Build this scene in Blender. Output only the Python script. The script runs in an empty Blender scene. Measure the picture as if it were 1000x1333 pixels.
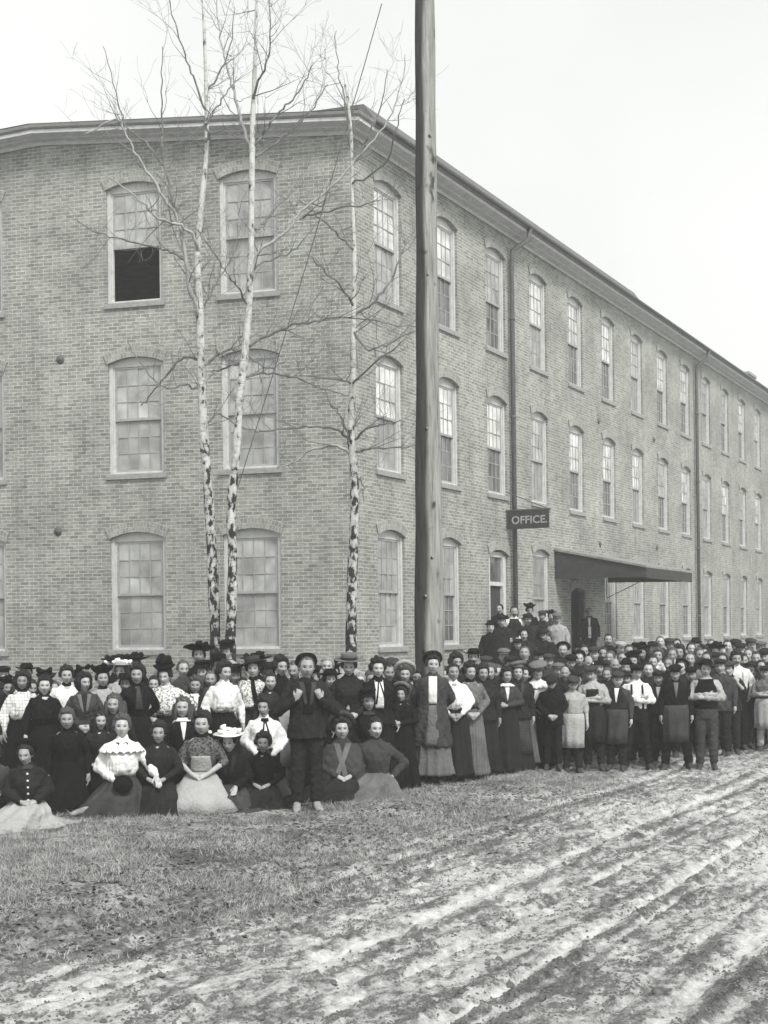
import bpy, math, random
import numpy as np
from mathutils import Vector, Matrix
R = math.radians
Z = Vector((0, 0, 1))
random.seed(7)
rng = np.random.default_rng(7)
SC = bpy.context.scene
COL = SC.collection

# ------------------------------------------------------------------ camera, sky, sun, exposure
FPX, CAMH, ROLL, HOR = 1858.0, 2.1, 0.012, 156.0
cam_d = bpy.data.cameras.new('camera'); cam = bpy.data.objects.new('camera', cam_d); COL.objects.link(cam)
cam_d.sensor_fit = 'VERTICAL'; cam_d.sensor_height = 36.0; cam_d.sensor_width = 27.0
cam_d.lens = FPX / 1333 * 36.0; cam_d.shift_y = HOR / 1333
cam_d.clip_start = 0.1; cam_d.clip_end = 3000
CM = Matrix.Translation((0, 0, CAMH)) @ Matrix.Rotation(R(90), 4, 'X') @ Matrix.Rotation(-ROLL, 4, 'Z')
cam.matrix_world = CM
SC.camera = cam
SUN_EL, SUN_AZ = 48.0, 150.0        # azimuth clockwise from +Y
w = bpy.data.worlds.new('World'); SC.world = w; w.use_nodes = True
nt = w.node_tree; nt.nodes.clear()
sky = nt.nodes.new('ShaderNodeTexSky'); sky.sky_type = 'NISHITA'; sky.sun_disc = False
sky.sun_elevation = R(SUN_EL); sky.sun_rotation = R(SUN_AZ); sky.air_density = 1.0; sky.dust_density = 4.0
bw = nt.nodes.new('ShaderNodeRGBToBW'); pw = nt.nodes.new('ShaderNodeMath'); pw.operation = 'POWER'; pw.inputs[1].default_value = 0.35
mu = nt.nodes.new('ShaderNodeMath'); mu.operation = 'MULTIPLY'; mu.inputs[1].default_value = 4.75
tint = nt.nodes.new('ShaderNodeVectorMath'); tint.operation = 'SCALE'; tint.inputs[0].default_value = (0.985, 1.0, 0.975)
bg = nt.nodes.new('ShaderNodeBackground'); bg.inputs[1].default_value = 0.105
wo = nt.nodes.new('ShaderNodeOutputWorld')
L = nt.links.new
L(sky.outputs[0], bw.inputs[0]); L(bw.outputs[0], pw.inputs[0]); L(pw.outputs[0], mu.inputs[0])
tc = nt.nodes.new('ShaderNodeTexCoord'); cl = nt.nodes.new('ShaderNodeTexNoise'); cl.inputs['Scale'].default_value = 2.3; cl.inputs['Detail'].default_value = 3
cm = nt.nodes.new('ShaderNodeMapRange'); cm.inputs[1].default_value = 0.3; cm.inputs[2].default_value = 0.7; cm.inputs[3].default_value = 0.86; cm.inputs[4].default_value = 1.07
m2 = nt.nodes.new('ShaderNodeMath'); m2.operation = 'MULTIPLY'
L(tc.outputs['Generated'], cl.inputs[0]); L(cl.outputs[0], cm.inputs[0]); L(mu.outputs[0], m2.inputs[0]); L(cm.outputs[0], m2.inputs[1])
L(m2.outputs[0], tint.inputs['Scale']); L(tint.outputs[0], bg.inputs[0]); L(bg.outputs[0], wo.inputs[0])
sun_d = bpy.data.lights.new('sun', 'SUN'); sun_d.energy = 2.3; sun_d.angle = R(14); sun_d.color = (1.0, 0.985, 0.95)
sun = bpy.data.objects.new('sun', sun_d); COL.objects.link(sun)
saz = R(SUN_AZ); sdir = Vector((math.sin(saz) * math.cos(R(SUN_EL)), math.cos(saz) * math.cos(R(SUN_EL)), math.sin(R(SUN_EL))))
sun.rotation_euler = (-sdir).to_track_quat('-Z', 'Y').to_euler()
SC.view_settings.view_transform = 'Standard'; SC.view_settings.look = 'None'
SC.view_settings.exposure = 0.68; SC.view_settings.gamma = 1.0
SC.render.resolution_x = 768; SC.render.resolution_y = 1024
SC.cycles.max_bounces = 5; SC.cycles.diffuse_bounces = 3; SC.cycles.volume_bounces = 0
SC.cycles.volume_step_rate = 10

# ------------------------------------------------------------------ helpers
def ray(x, y):
    v = CM.to_3x3() @ Vector(((x - 500) / FPX, ((666.5 - y) + HOR) / FPX, -1.0))
    return v
def at_depth(x, y, Y):
    v = ray(x, y); return Vector((0, 0, CAMH)) + v * (Y / v.y)
def on_plane(x, y, p0, n):
    v = ray(x, y); c = Vector((0, 0, CAMH)); return c + v * ((p0 - c).dot(n) / v.dot(n))

def tag(o, label=None, cat=None, group=None, kind=None):
    if label: o['label'] = label
    if cat: o['category'] = cat
    if group: o['group'] = group
    if kind: o['kind'] = kind
    return o
def empty(name, loc=(0, 0, 0), rz=0, label=None, cat=None, group=None):
    o = bpy.data.objects.new(name, None); COL.objects.link(o); o.location = loc; o.rotation_euler = (0, 0, rz)
    o.empty_display_size = 0.2
    return tag(o, label, cat, group)
def link(name, me, mat=None, parent=None):
    o = bpy.data.objects.new(name, me); COL.objects.link(o)
    if mat is not None:
        if len(me.materials) == 0: me.materials.append(mat)
        elif me.materials[0] != mat:
            o.material_slots[0].link = 'OBJECT'; o.material_slots[0].material = mat
    if parent: o.parent = parent
    return o
class MB:
    def __init__(s): s.v = []; s.f = []; s.uv = {}
    def add(s, vs, fs, uvs=None):
        b = len(s.v); s.v.extend([tuple(p) for p in vs])
        for i, f in enumerate(fs):
            if uvs: s.uv[len(s.f)] = uvs[i]
            s.f.append(tuple(b + k for k in f))
    def box(s, x0, x1, y0, y1, z0, z1, M=None):
        vs = [Vector((x, y, z)) for x in (x0, x1) for y in (y0, y1) for z in (z0, z1)]
        if M: vs = [M @ v for v in vs]
        s.add(vs, [(0, 1, 3, 2), (4, 6, 7, 5), (0, 4, 5, 1), (2, 3, 7, 6), (0, 2, 6, 4), (1, 5, 7, 3)])
    def tube(s, pts, rad, n=8, cap=True):
        pts = [Vector(p) for p in pts]
        if not hasattr(rad, '__len__'): rad = [rad] * len(pts)
        rings = []; up = Vector((0.13, 0.91, 0.31))
        for i, p in enumerate(pts):
            d = (pts[min(i + 1, len(pts) - 1)] - pts[max(i - 1, 0)]).normalized()
            a = d.cross(up); a = a.normalized() if a.length > 1e-4 else Vector((1, 0, 0)); b = d.cross(a)
            rings.append([p + (a * math.cos(2 * math.pi * k / n) + b * math.sin(2 * math.pi * k / n)) * rad[i] for k in range(n)])
        s.rings(rings, cap)
    def rings(s, rings, cap=True):
        n = len(rings[0]); vs = [p for r in rings for p in r]; fs = []
        for i in range(len(rings) - 1):
            for k in range(n):
                fs.append((i * n + k, i * n + (k + 1) % n, (i + 1) * n + (k + 1) % n, (i + 1) * n + k))
        if cap: fs.append(tuple(range(n - 1, -1, -1))); fs.append(tuple((len(rings) - 1) * n + k for k in range(n)))
        s.add(vs, fs)
    def lathe(s, prof, n=24, M=None):
        rr = [[Vector((r * math.cos(2 * math.pi * k / n), r * math.sin(2 * math.pi * k / n), z)) for k in range(n)] for r, z in prof]
        if M: rr = [[M @ p for p in r] for r in rr]
        s.rings(rr)
    def mesh(s, name, smooth=False):
        me = bpy.data.meshes.new(name); me.from_pydata([tuple(v) for v in s.v], [], s.f)
        if s.uv:
            ul = me.uv_layers.new(name='UVMap').data
            for pi, p in enumerate(me.polygons):
                u = s.uv.get(pi)
                if u:
                    for k, li in enumerate(p.loop_indices): ul[li].uv = u[k]
        if smooth: me.polygons.foreach_set('use_smooth', [True] * len(me.polygons))
        me.validate(); me.update(); return me
    def build(s, name, mat, parent=None, smooth=False): return link(name, s.mesh(name, smooth), mat, parent)

# ------------------------------------------------------------------ materials
def newmat(name, rough=0.85, spec=0.3):
    m = bpy.data.materials.new(name); m.use_nodes = True; b = m.node_tree.nodes['Principled BSDF']
    b.inputs['Roughness'].default_value = rough; b.inputs['Specular IOR Level'].default_value = spec
    return m, m.node_tree, b
def gray(t): return (t, t * 1.005, t * 0.985, 1)
def nd(nt, typ, **kw):
    n = nt.nodes.new(typ)
    for k, v in kw.items():
        if k in n.inputs: n.inputs[k].default_value = v
        else: setattr(n, k, v)
    return n
def ramp(nt, src, stops):
    r = nt.nodes.new('ShaderNodeValToRGB'); e = r.color_ramp.elements
    while len(e) < len(stops): e.new(0.5)
    for k, (p, c) in enumerate(stops): e[k].position = p; e[k].color = gray(c) if not hasattr(c, '__len__') else c
    nt.links.new(src, r.inputs[0]); return r
def bump(nt, b, src, strength, dist=0.01):
    n = nt.nodes.new('ShaderNodeBump'); n.inputs['Strength'].default_value = strength; n.inputs['Distance'].default_value = dist
    nt.links.new(src, n.inputs['Height']); nt.links.new(n.outputs[0], b.inputs['Normal']); return n
def simple(name, t, rough=0.85, nscale=12, var=0.25, bstr=0.3, coord='Object', stretch=(1, 1, 1), spec=0.3, bd=0.01):
    m, nt, b = newmat(name, rough, spec)
    tc = nd(nt, 'ShaderNodeTexCoord'); mp = nd(nt, 'ShaderNodeMapping'); mp.inputs['Scale'].default_value = stretch
    nt.links.new(tc.outputs[coord], mp.inputs[0])
    n = nd(nt, 'ShaderNodeTexNoise', Scale=nscale, Detail=6.0, Roughness=0.6); nt.links.new(mp.outputs[0], n.inputs[0])
    r = ramp(nt, n.outputs[0], [(0.25, t * (1 - var)), (0.75, t * (1 + var))])
    nt.links.new(r.outputs[0], b.inputs['Base Color'])
    if bstr: bump(nt, b, n.outputs[0], bstr, bd)
    return m
def brick_mat(name, bwid, row, lo, hi, mortar, msize=0.009):
    m, nt, b = newmat(name, 0.95, 0.15)
    tc = nd(nt, 'ShaderNodeTexCoord')
    wob = nd(nt, 'ShaderNodeTexNoise', Scale=2.2, Detail=4.0); nt.links.new(tc.outputs['UV'], wob.inputs[0])
    wm = nd(nt, 'ShaderNodeVectorMath', operation='MULTIPLY_ADD'); wm.inputs[1].default_value = (0.012, 0.012, 0); wm.inputs[2].default_value = (0, 0, 0)
    nt.links.new(wob.outputs['Color'], wm.inputs[0])
    ad = nd(nt, 'ShaderNodeVectorMath', operation='ADD'); nt.links.new(tc.outputs['UV'], ad.inputs[0]); nt.links.new(wm.outputs[0], ad.inputs[1])
    br = nd(nt, 'ShaderNodeTexBrick', Scale=1.0); br.inputs['Brick Width'].default_value = bwid; br.inputs['Row Height'].default_value = row
    br.inputs['Mortar Size'].default_value = msize; br.inputs['Mortar Smooth'].default_value = 0.6; br.inputs['Bias'].default_value = -0.1
    br.inputs['Color1'].default_value = gray(hi); br.inputs['Color2'].default_value = gray(lo); br.inputs['Mortar'].default_value = gray(mortar)
    nt.links.new(ad.outputs[0], br.inputs['Vector'])
    n1 = nd(nt, 'ShaderNodeTexNoise', Scale=0.55, Detail=5.0, Roughness=0.65); nt.links.new(tc.outputs['UV'], n1.inputs[0])
    r1 = ramp(nt, n1.outputs[0], [(0.3, 0.72), (0.7, 1.2)])
    mp = nd(nt, 'ShaderNodeMapping'); mp.inputs['Scale'].default_value = (9, 26, 1); nt.links.new(tc.outputs['UV'], mp.inputs[0])
    n2 = nd(nt, 'ShaderNodeTexNoise', Scale=1.0, Detail=4.0); nt.links.new(mp.outputs[0], n2.inputs[0])
    r2 = ramp(nt, n2.outputs[0], [(0.25, 0.72), (0.75, 1.25)])
    mx = nd(nt, 'ShaderNodeMixRGB', blend_type='MULTIPLY', Fac=1.0); nt.links.new(br.outputs[0], mx.inputs[1]); nt.links.new(r1.outputs[0], mx.inputs[2])
    my = nd(nt, 'ShaderNodeMixRGB', blend_type='MULTIPLY', Fac=1.0); nt.links.new(mx.outputs[0], my.inputs[1]); nt.links.new(r2.outputs[0], my.inputs[2])
    ms = nd(nt, 'ShaderNodeMapping'); ms.inputs['Scale'].default_value = (2.6, .22, 1); nt.links.new(tc.outputs['UV'], ms.inputs[0])
    n3_ = nd(nt, 'ShaderNodeTexNoise', Scale=1.0, Detail=6.0, Roughness=.7); nt.links.new(ms.outputs[0], n3_.inputs[0]); r3 = ramp(nt, n3_.outputs[0], [(.32, .74), (.5, 1.0), (.72, 1.15)])
    mz = nd(nt, 'ShaderNodeMixRGB', blend_type='MULTIPLY', Fac=.8); nt.links.new(my.outputs[0], mz.inputs[1]); nt.links.new(r3.outputs[0], mz.inputs[2])
    n4 = nd(nt, 'ShaderNodeTexNoise', Scale=3.2, Detail=8.0, Roughness=.75); nt.links.new(tc.outputs['UV'], n4.inputs[0]); r4 = ramp(nt, n4.outputs[0], [(.58, 0.0), (.72, .55)])
    mw = nd(nt, 'ShaderNodeMixRGB'); nt.links.new(r4.outputs[0], mw.inputs[0]); nt.links.new(mz.outputs[0], mw.inputs[1]); mw.inputs[2].default_value = gray(.36)
    nt.links.new(mw.outputs[0], b.inputs['Base Color'])
    bump(nt, b, br.outputs['Fac'], -0.5, 0.006)
    return m
M = {}
M['brick'] = brick_mat('brick', 0.215, 0.0745, 0.17, 0.29, 0.44)
M['arch_brick'] = brick_mat('arch_brick', 0.07, 0.112, 0.2, 0.32, 0.42, 0.007)
M['white_wood'] = simple('painted_wood', 0.5, 0.6, 8, 0.18, 0.1)
M['sash'] = simple('sash_paint', 0.30, 0.6, 8, 0.2, 0.1)
M['crown'] = simple('crown_paint', 0.2, 0.7, 5, 0.25, 0.15)
M['cornice'] = simple('cornice_paint', 0.5, 0.7, 5, 0.22, 0.15, stretch=(1, 1, 4))
M['stone'] = simple('sill_stone', 0.27, 0.9, 14, 0.25, 0.3)
M['roof'] = simple('tar_roof', 0.12, 0.9, 6, 0.3, 0.3)
M['iron'] = simple('weathered_iron', 0.09, 0.6, 12, 0.4, 0.3)
M['dark_wood'] = simple('dark_boards', 0.035, 0.8, 6, 0.4, 0.3)
M['interior'] = simple('dim_interior', 0.12, 0.95, 3, 0.3, 0)
M['plank'] = simple('weathered_planks', 0.2, 0.9, 5, 0.3, 0.3, stretch=(1, 8, 1))
def glass(name, t, rough):
    m, nt, b = newmat(name, rough, 0.5)
    tc = nd(nt, 'ShaderNodeTexCoord'); n = nd(nt, 'ShaderNodeTexNoise', Scale=2.2, Detail=3.0); nt.links.new(tc.outputs['Object'], n.inputs[0])
    oi = nd(nt, 'ShaderNodeObjectInfo'); ov = nd(nt, 'ShaderNodeVectorMath', operation='ADD'); nt.links.new(tc.outputs['Object'], ov.inputs[0]); sc_ = nd(nt, 'ShaderNodeVectorMath', operation='SCALE'); sc_.inputs[0].default_value = (9, 5, 7); nt.links.new(oi.outputs['Random'], sc_.inputs['Scale']); nt.links.new(sc_.outputs[0], ov.inputs[1]); nt.links.new(ov.outputs[0], n.inputs[0])
    r = ramp(nt, n.outputs[0], [(0.3, t * 0.6), (0.7, t * 1.35)])
    su = nd(nt, 'ShaderNodeSeparateXYZ'); nt.links.new(tc.outputs['UV'], su.inputs[0]); rp_ = nd(nt, 'ShaderNodeMath', operation='ADD'); nt.links.new(su.outputs[0], rp_.inputs[0]); nt.links.new(oi.outputs['Random'], rp_.inputs[1]); fr_ = nd(nt, 'ShaderNodeMath', operation='FRACT'); nt.links.new(rp_.outputs[0], fr_.inputs[0])
    rv = ramp(nt, fr_.outputs[0], [(0, .82), (.5, .98), (1, 1.1)]); mm = nd(nt, 'ShaderNodeMixRGB', blend_type='MULTIPLY', Fac=1.0); nt.links.new(r.outputs[0], mm.inputs[1]); nt.links.new(rv.outputs[0], mm.inputs[2]); nt.links.new(mm.outputs[0], b.inputs['Base Color'])
    bump(nt, b, n.outputs[0], 0.12, 0.02); b.inputs['Coat Weight'].default_value = 0.3; return m
M['pane_sky'] = glass('window_pane_painted_sky', 0.62, 0.2)  # sky reflection painted in as a pale base colour
M['pane_blind_sky'] = glass('window_pane_blind_and_sky', 0.36, 0.25)  # drawn blind on the gable, painted sky reflection on the street front
M['pane_reflect'] = glass('window_pane_cloudy_reflection', 0.29, 0.3)  # brighter mottled tone paints a cloudy reflection into the glass
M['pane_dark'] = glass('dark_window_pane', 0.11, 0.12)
# ------------------------------------------------------------------ the building
TH = math.atan(942 / FPX)
DR = Vector((math.sin(TH), math.cos(TH), 0)); NR = Vector((math.cos(TH), -math.sin(TH), 0))     # long right facade
TL = R(74.5)
DLf = Vector((-math.sin(TL), math.cos(TL), 0)); NL = Vector((-math.cos(TL), -math.sin(TL), 0))  # gable facade
CY = 28.85
CORNER = Vector((at_depth(462, 900, CY).x, CY, 0))
SP = 3.0; WW = 1.27; HS = [(1.78, 4.27), (5.5, 7.97), (9.12, 11.66)]; RISE = 0.13
EAVE = 12.2
fac = empty('brick_factory', CORNER, 0, 'long three storey brick factory with arched windows behind the crowd', 'factory building')
def lu(x, y):       # distance from the corner along the gable facade of the point seen at a pixel
    p = on_plane(x, y, CORNER, NL); return (p - CORNER).dot(DLf), p.z
uA = [lu(174.5, 320)[0], lu(323, 310)[0]]
uC = lu(3, 330)[0] + WW / 2
uAp, zAp = lu(54, 186.6)
_, zE = lu(462, 169)
print('uA', uA, 'uC', uC, 'apex', uAp, zAp, 'eave', zE)
uD = 2 * uAp - uA[0] + (uA[0] - uA[1]) * 0
ULEN = 2 * uAp
ucs_left = [uA[1], uA[0], uC, uC + (uA[0] - uA[1])]
ucs_right = [1.74 + SP * k for k in range(18)]
RLEN = ucs_right[-1] + 2.0
def arch_top(du, ztop): # du offset from window centre
    t = du / (WW / 2); return ztop - RISE * t * t
def wall_mesh(name, D, N, length, ztop_fn, cols, doors):
    """cols: list of (centre, [(z0,z1),...]); wall in factory-local coordinates with arched openings and reveals"""
    mb = MB(); RV = 0.16; ns = 8
    def P(u, z, d=0.0): return D * u + Vector((0, 0, z)) - N * d
    flip = D.cross(Vector((0, 0, 1))).dot(N) < 0
    def quad(a, b, c, d, uv):
        f = (0, 1, 2, 3)
        if flip: f = (3, 2, 1, 0); uv = uv[::-1]
        mb.add([a, b, c, d], [f], [uv])
    def strip(u0, u1, zb0, zb1, zt0, zt1):
        quad(P(u0, zb0), P(u1, zb1), P(u1, zt1), P(u0, zt0), [(u0, zb0), (u1, zb1), (u1, zt1), (u0, zt0)])
    u = 0.0
    brk = [length] if not ztop_fn[1] else [ztop_fn[1], length]
    def solid(a, b):
        while a < b - 1e-6:
            e = b
            for k in brk:
                if a < k - 1e-6 < b: e = min(e, k)
            strip(a, e, -0.3, -0.3, ztop_fn[0](a), ztop_fn[0](e)); a = e
    for c, ops in cols:
        solid(u, c - WW / 2)
        for k in range(ns):
            a = c - WW / 2 + WW * k / ns; b = c - WW / 2 + WW * (k + 1) / ns
            za = zb = -0.3
            for z0, z1 in ops:
                if z0 > -0.3: strip(a, b, za, zb, z0, z0)
                za = arch_top(a - c, z1); zb = arch_top(b - c, z1)
                # arch soffit
                quad(P(a, za), P(b, zb), P(b, zb, RV), P(a, za, RV), [(a, 0), (b, 0), (b, RV), (a, RV)])
            strip(a, b, za, zb, ztop_fn[0](a), ztop_fn[0](b))
        for z0, z1 in ops:
            zs = z1 - RISE; a = c - WW / 2; b = c + WW / 2
            quad(P(a, z0, RV), P(a, z0), P(a, zs), P(a, zs, RV), [(RV, z0), (0, z0), (0, zs), (RV, zs)])
            quad(P(b, z0), P(b, z0, RV), P(b, zs, RV), P(b, zs), [(0, z0), (RV, z0), (RV, zs), (0, zs)])
            quad(P(a, z0, RV), P(b, z0, RV), P(b, z0), P(a, z0), [(a, RV), (b, RV), (b, 0), (a, 0)])
        u = c + WW / 2
    solid(u, length)
    return mb.mesh(name)
dz = zAp - EAVE
def ztop_left(u): return EAVE + dz * (1 - abs(u - uAp) / uAp)
left_ops = [(c, HS) for c in ucs_left]
right_ops = []
for k, c in enumerate(ucs_right):
    o = list(HS)
    if k == 2: o[0] = (1.12, 4.12)
    if k == 4: o[0] = (0.95, 3.3)
    right_ops.append((c, o))
link('wall', wall_mesh('gable_wall', DLf, NL, ULEN, (ztop_left, uAp), left_ops, ()), M['brick'], fac)
link('wall', wall_mesh('street_wall', DR, NR, RLEN, (lambda u: EAVE, None), right_ops, ()), M['brick'], fac)
# back walls, floors and roof close the building
mb = MB()
PL = DLf * ULEN; PR = DR * RLEN; B = PL + DR * RLEN
for a, b in ((PR, B), (B, PL)):
    mb.add([a + Vector((0, 0, -.3)), b + Vector((0, 0, -.3)), b + Vector((0, 0, EAVE)), a + Vector((0, 0, EAVE))], [(0, 1, 2, 3)])
mb.build('back_wall', M['interior'], fac)
mb = MB()
for z in (1.0, 4.75, 8.4):
    i = 0.2
    o = DR * i + DLf * i
    mb.add([o + Vector((0, 0, z)), DR * (RLEN - i) + DLf * i + Vector((0, 0, z)), B - DR * i - DLf * i + Vector((0, 0, z)), DLf * (ULEN - i) + DR * i + Vector((0, 0, z))], [(0, 1, 2, 3)])
mb.build('storey_floor', M['interior'], fac)
mb = MB(); i = .18; o = DR * i + DLf * i; zc_ = Z * (EAVE - .15); mb.add([o + zc_, DR * (RLEN - i) + DLf * i + zc_, B - DR * i - DLf * i + zc_, DLf * (ULEN - i) + DR * i + zc_], [(0, 1, 2, 3)]); mb.build('ceiling', M['interior'], fac)
mb = MB(); OH = 0.42
Ap = DLf * uAp
def rp(base, z, along): return base + DR * along + Vector((0, 0, z))
e0 = -DLf * OH; zs_ = EAVE + 0.295
mb.add([rp(e0, zs_, -OH), rp(e0, zs_, RLEN), rp(Ap, zs_ + dz, RLEN), rp(Ap, zs_ + dz, -OH), rp(PL + DLf * OH, zs_, RLEN), rp(PL + DLf * OH, zs_, -OH)], [(0, 1, 2, 3), (3, 2, 4, 5)])
mb.build('roof', M['roof'], fac)
# cornices: a stepped timber profile swept along each facade
PROF = [(.03, -.06), (.05, -.06), (.05, .02), (.2, .03), (.2, .06), (.42, .08), (.42, .155), (.03, .155)]
PROF2 = [(.05, .158), (.44, .158), (.47, .19), (.48, .25), (0, .29)]
def cornice(name, pts, outs, prof, mat):
    mb = MB()
    rr = [[p + o * pr[0] + Vector((0, 0, pr[1])) for pr in prof] for p, o in zip(pts, outs)]
    mb.rings(rr); return mb.build(name, M[mat], fac)
mit = (NL + NR); mit = mit / mit.dot(NR)
Z = Vector((0, 0, 1))
for nm_, pf_, mt_ in (('cornice', PROF, 'cornice'), ('cornice_crown', PROF2, 'crown')): cornice(nm_, [PL + Z * EAVE, Ap + Z * zAp, Z * EAVE, PR + Z * EAVE], [NL, NL, mit, NR], pf_, mt_)
mb = MB()   # box gutter along the street eave and raised roof edge of the first bays
for k, (a, b, h) in enumerate([(0.3, 18.9, 0.30)]):
    rr = []
    for u in (a, b):
        rr.append([DR * u + NR * p + Z * (EAVE + q) for p, q in ((0.40, 0.30), (0.40, 0.36), (0.2, 0.34 + h), (-1.2, 0.42 + h), (-1.2, 0.31), (0.1, 0.30))])
    mb.rings(rr)
mb.build('raised_roof_edge', M['roof'], fac)
mb = MB(); mb.tube([DR * 0.3 + NR * 0.53 + Z * (EAVE + 0.22), DR * RLEN + NR * 0.53 + Z * (EAVE + 0.22)], 0.05, 8)
mb.build('gutter', M['iron'], fac, True)
# chimney far along
uch = 40.0
mb = MB(); Mx = Matrix.Translation(DR * uch - NR * 1.1) @ Matrix.Rotation(-TH, 4, 'Z')
mb.box(-.4, .4, -.7, .7, EAVE, EAVE + 1.3, Mx); mb.box(-.45, .45, -.75, .75, EAVE + 1.302, EAVE + 1.42, Mx)
mb.build('chimney', M['stone'], fac)

# window: one of each kind, then copies
def window_meshes(h, lower_open=False):
    """local frame: x along the wall, y outwards, z up from the sill; opening WW wide, crown at h"""
    sp = h - RISE; fr = MB(); sa = MB(); y0 = -0.16; J = 0.075; hw = WW / 2
    # outer frame: jambs, sill board, head board filling the arch
    for sx in (-1, 1):
        a, b = sorted((sx * hw, sx * (hw - J))); fr.box(a, b, y0, y0 + 0.10, 0, sp)
        a, b = sorted((sx * (hw - J), sx * (hw - J - 0.03))); fr.box(a, b, y0 + .0, y0 + 0.055, 0.05, sp - 0.06)
    fr.box(-hw + J, hw - J, y0, y0 + 0.12, 0, 0.05)
    n = 10; xs = [-hw + WW * k / n for k in range(n + 1)]
    vs = [(x, y0 + 0.07, sp - 0.06) for x in xs] + [(x, y0 + 0.07, sp + RISE * (1 - (x / hw) ** 2)) for x in xs]
    vs += [(x, y0 - 0.0, sp - 0.06) for x in xs] + [(x, y0 - 0.0, sp + RISE * (1 - (x / hw) ** 2)) for x in xs]
    q = n + 1; fs = []
    for k in range(n):
        fs += [(k, k + 1, q + k + 1, q + k), (2 * q + k + 1, 2 * q + k, 3 * q + k, 3 * q + k + 1), (k, 2 * q + k, 2 * q + k + 1, k + 1), (q + k, q + k + 1, 3 * q + k + 1, 3 * q + k)]
    fs += [(0, q, 3 * q, 2 * q), (n, 2 * q + n, 3 * q + n, q + n)]
    fr.add(vs, fs)
    xi = hw - J - 0.03; z0, z1 = 0.05, sp - 0.06; zm = (z0 + z1) / 2
    def sash(mb, za, zb, ya, grid=True):
        st = 0.045; yb = ya + 0.03
        mb.box(-xi, -xi + st, ya, yb, za, zb); mb.box(xi - st, xi, ya, yb, za, zb)
        mb.box(-xi + st, xi - st, ya, yb, zb - 0.045, zb); mb.box(-xi + st, xi - st, ya, yb, za, za + 0.055)
        gx0, gx1, gz0, gz1 = -xi + st, xi - st, za + 0.055, zb - 0.045
        for k in (1, 2, 3):
            x = gx0 + (gx1 - gx0) * k / 4; mb.box(x - .009, x + .009, ya + .004, yb - .002, gz0, gz1)
        for k in (1, 2):
            z = gz0 + (gz1 - gz0) * k / 3
            for j in range(4):
                xa = gx0 + (gx1 - gx0) * j / 4 + (.009 if j else 0); xb = gx0 + (gx1 - gx0) * (j + 1) / 4 - (.009 if j < 3 else 0)
                mb.box(xa, xb, ya + .004, yb - .002, z - .009, z + .009)
        return gx0, gx1, gz0, gz1
    g1 = sash(sa, zm - 0.03, z1, y0 + 0.025)
    if lower_open: g2 = sash(sa, zm + 0.04 , z1 + 0.0, y0 - 0.012)
    else: g2 = sash(sa, z0, zm + 0.02, y0 - 0.012)
    def pane(g, y):
        p = MB(); rg = random.Random(int(g[2] * 100)); W_ = (g[1] - g[0]) / 4; Hh = (g[3] - g[2]) / 3
        for i in range(4):
            for j in range(3):      # each light of old glass sits at its own slight angle
                t1, t2 = rg.uniform(-.006, .006), rg.uniform(-.006, .006); x0, x1, a0, a1 = g[0] + W_ * i, g[0] + W_ * (i + 1), g[2] + Hh * j, g[2] + Hh * (j + 1); q_ = rg.random()
                p.add([(x0, y + t1 + t2, a0), (x1, y - t1 + t2, a0), (x1, y - t1 - t2, a1), (x0, y + t1 - t2, a1)], [(0, 1, 2, 3)], [[(q_, q_)] * 4])
        return p.mesh('pane')
    si = MB(); si.box(-hw - 0.06, hw + 0.06, -0.03, 0.05, -0.11, -0.003)
    ar = MB(); n = 16; T = 0.225; rows = []
    Rr = (hw * hw + RISE * RISE) / (2 * RISE); zc = h - Rr; am = math.asin(hw / Rr) * 1.02
    for k in range(n + 1):
        a = -am + 2 * am * k / n; s_, c_ = math.sin(a), math.cos(a)
        rows.append([(Rr * s_, zc + Rr * c_), ((Rr + T) * s_, zc + (Rr + T) * c_), a * Rr])
    Y = 0.03
    for k in range(n):
        (i0, o0, a0), (i1, o1, a1) = rows[k], rows[k + 1]
        ar.add([(i0[0], Y, i0[1]), (o0[0], Y, o0[1]), (o1[0], Y, o1[1]), (i1[0], Y, i1[1])], [(0, 1, 2, 3)], [[(a0, 0), (a0, T), (a1, T), (a1, 0)]])
        ar.add([(i0[0], 0, i0[1]), (i0[0], Y, i0[1]), (i1[0], Y, i1[1]), (i1[0], 0, i1[1])], [(0, 1, 2, 3)], [[(a0, 0), (a0, Y), (a1, Y), (a1, 0)]])
        ar.add([(o0[0], Y, o0[1]), (o0[0], 0, o0[1]), (o1[0], 0, o1[1]), (o1[0], Y, o1[1])], [(0, 1, 2, 3)], [[(a0, 0), (a0, Y), (a1, Y), (a1, 0)]])
    for r, f in ((rows[0], 1), (rows[-1], -1)):
        ar.add([(r[0][0], 0, r[0][1]), (r[0][0], Y, r[0][1]), (r[1][0], Y, r[1][1]), (r[1][0], 0, r[1][1])], [(0, 1, 2, 3)], [[(0, 0), (Y, 0), (Y, T), (0, T)]])
    fm = fr.mesh('window'); sm = sa.mesh('sash')
    return dict(frame=fm, sash=sm, up=pane(g1, y0 + 0.04), lo=pane(g2, y0 + 0.003), sill=si.mesh('sill'), arch=ar.mesh('arch'))
H_ = HS[0][1] - HS[0][0]
WM = {}
def get_wm(h, op):
    k = (round(h, 3), op)
    if k not in WM: WM[k] = window_meshes(h, op)
    return WM[k]
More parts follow.
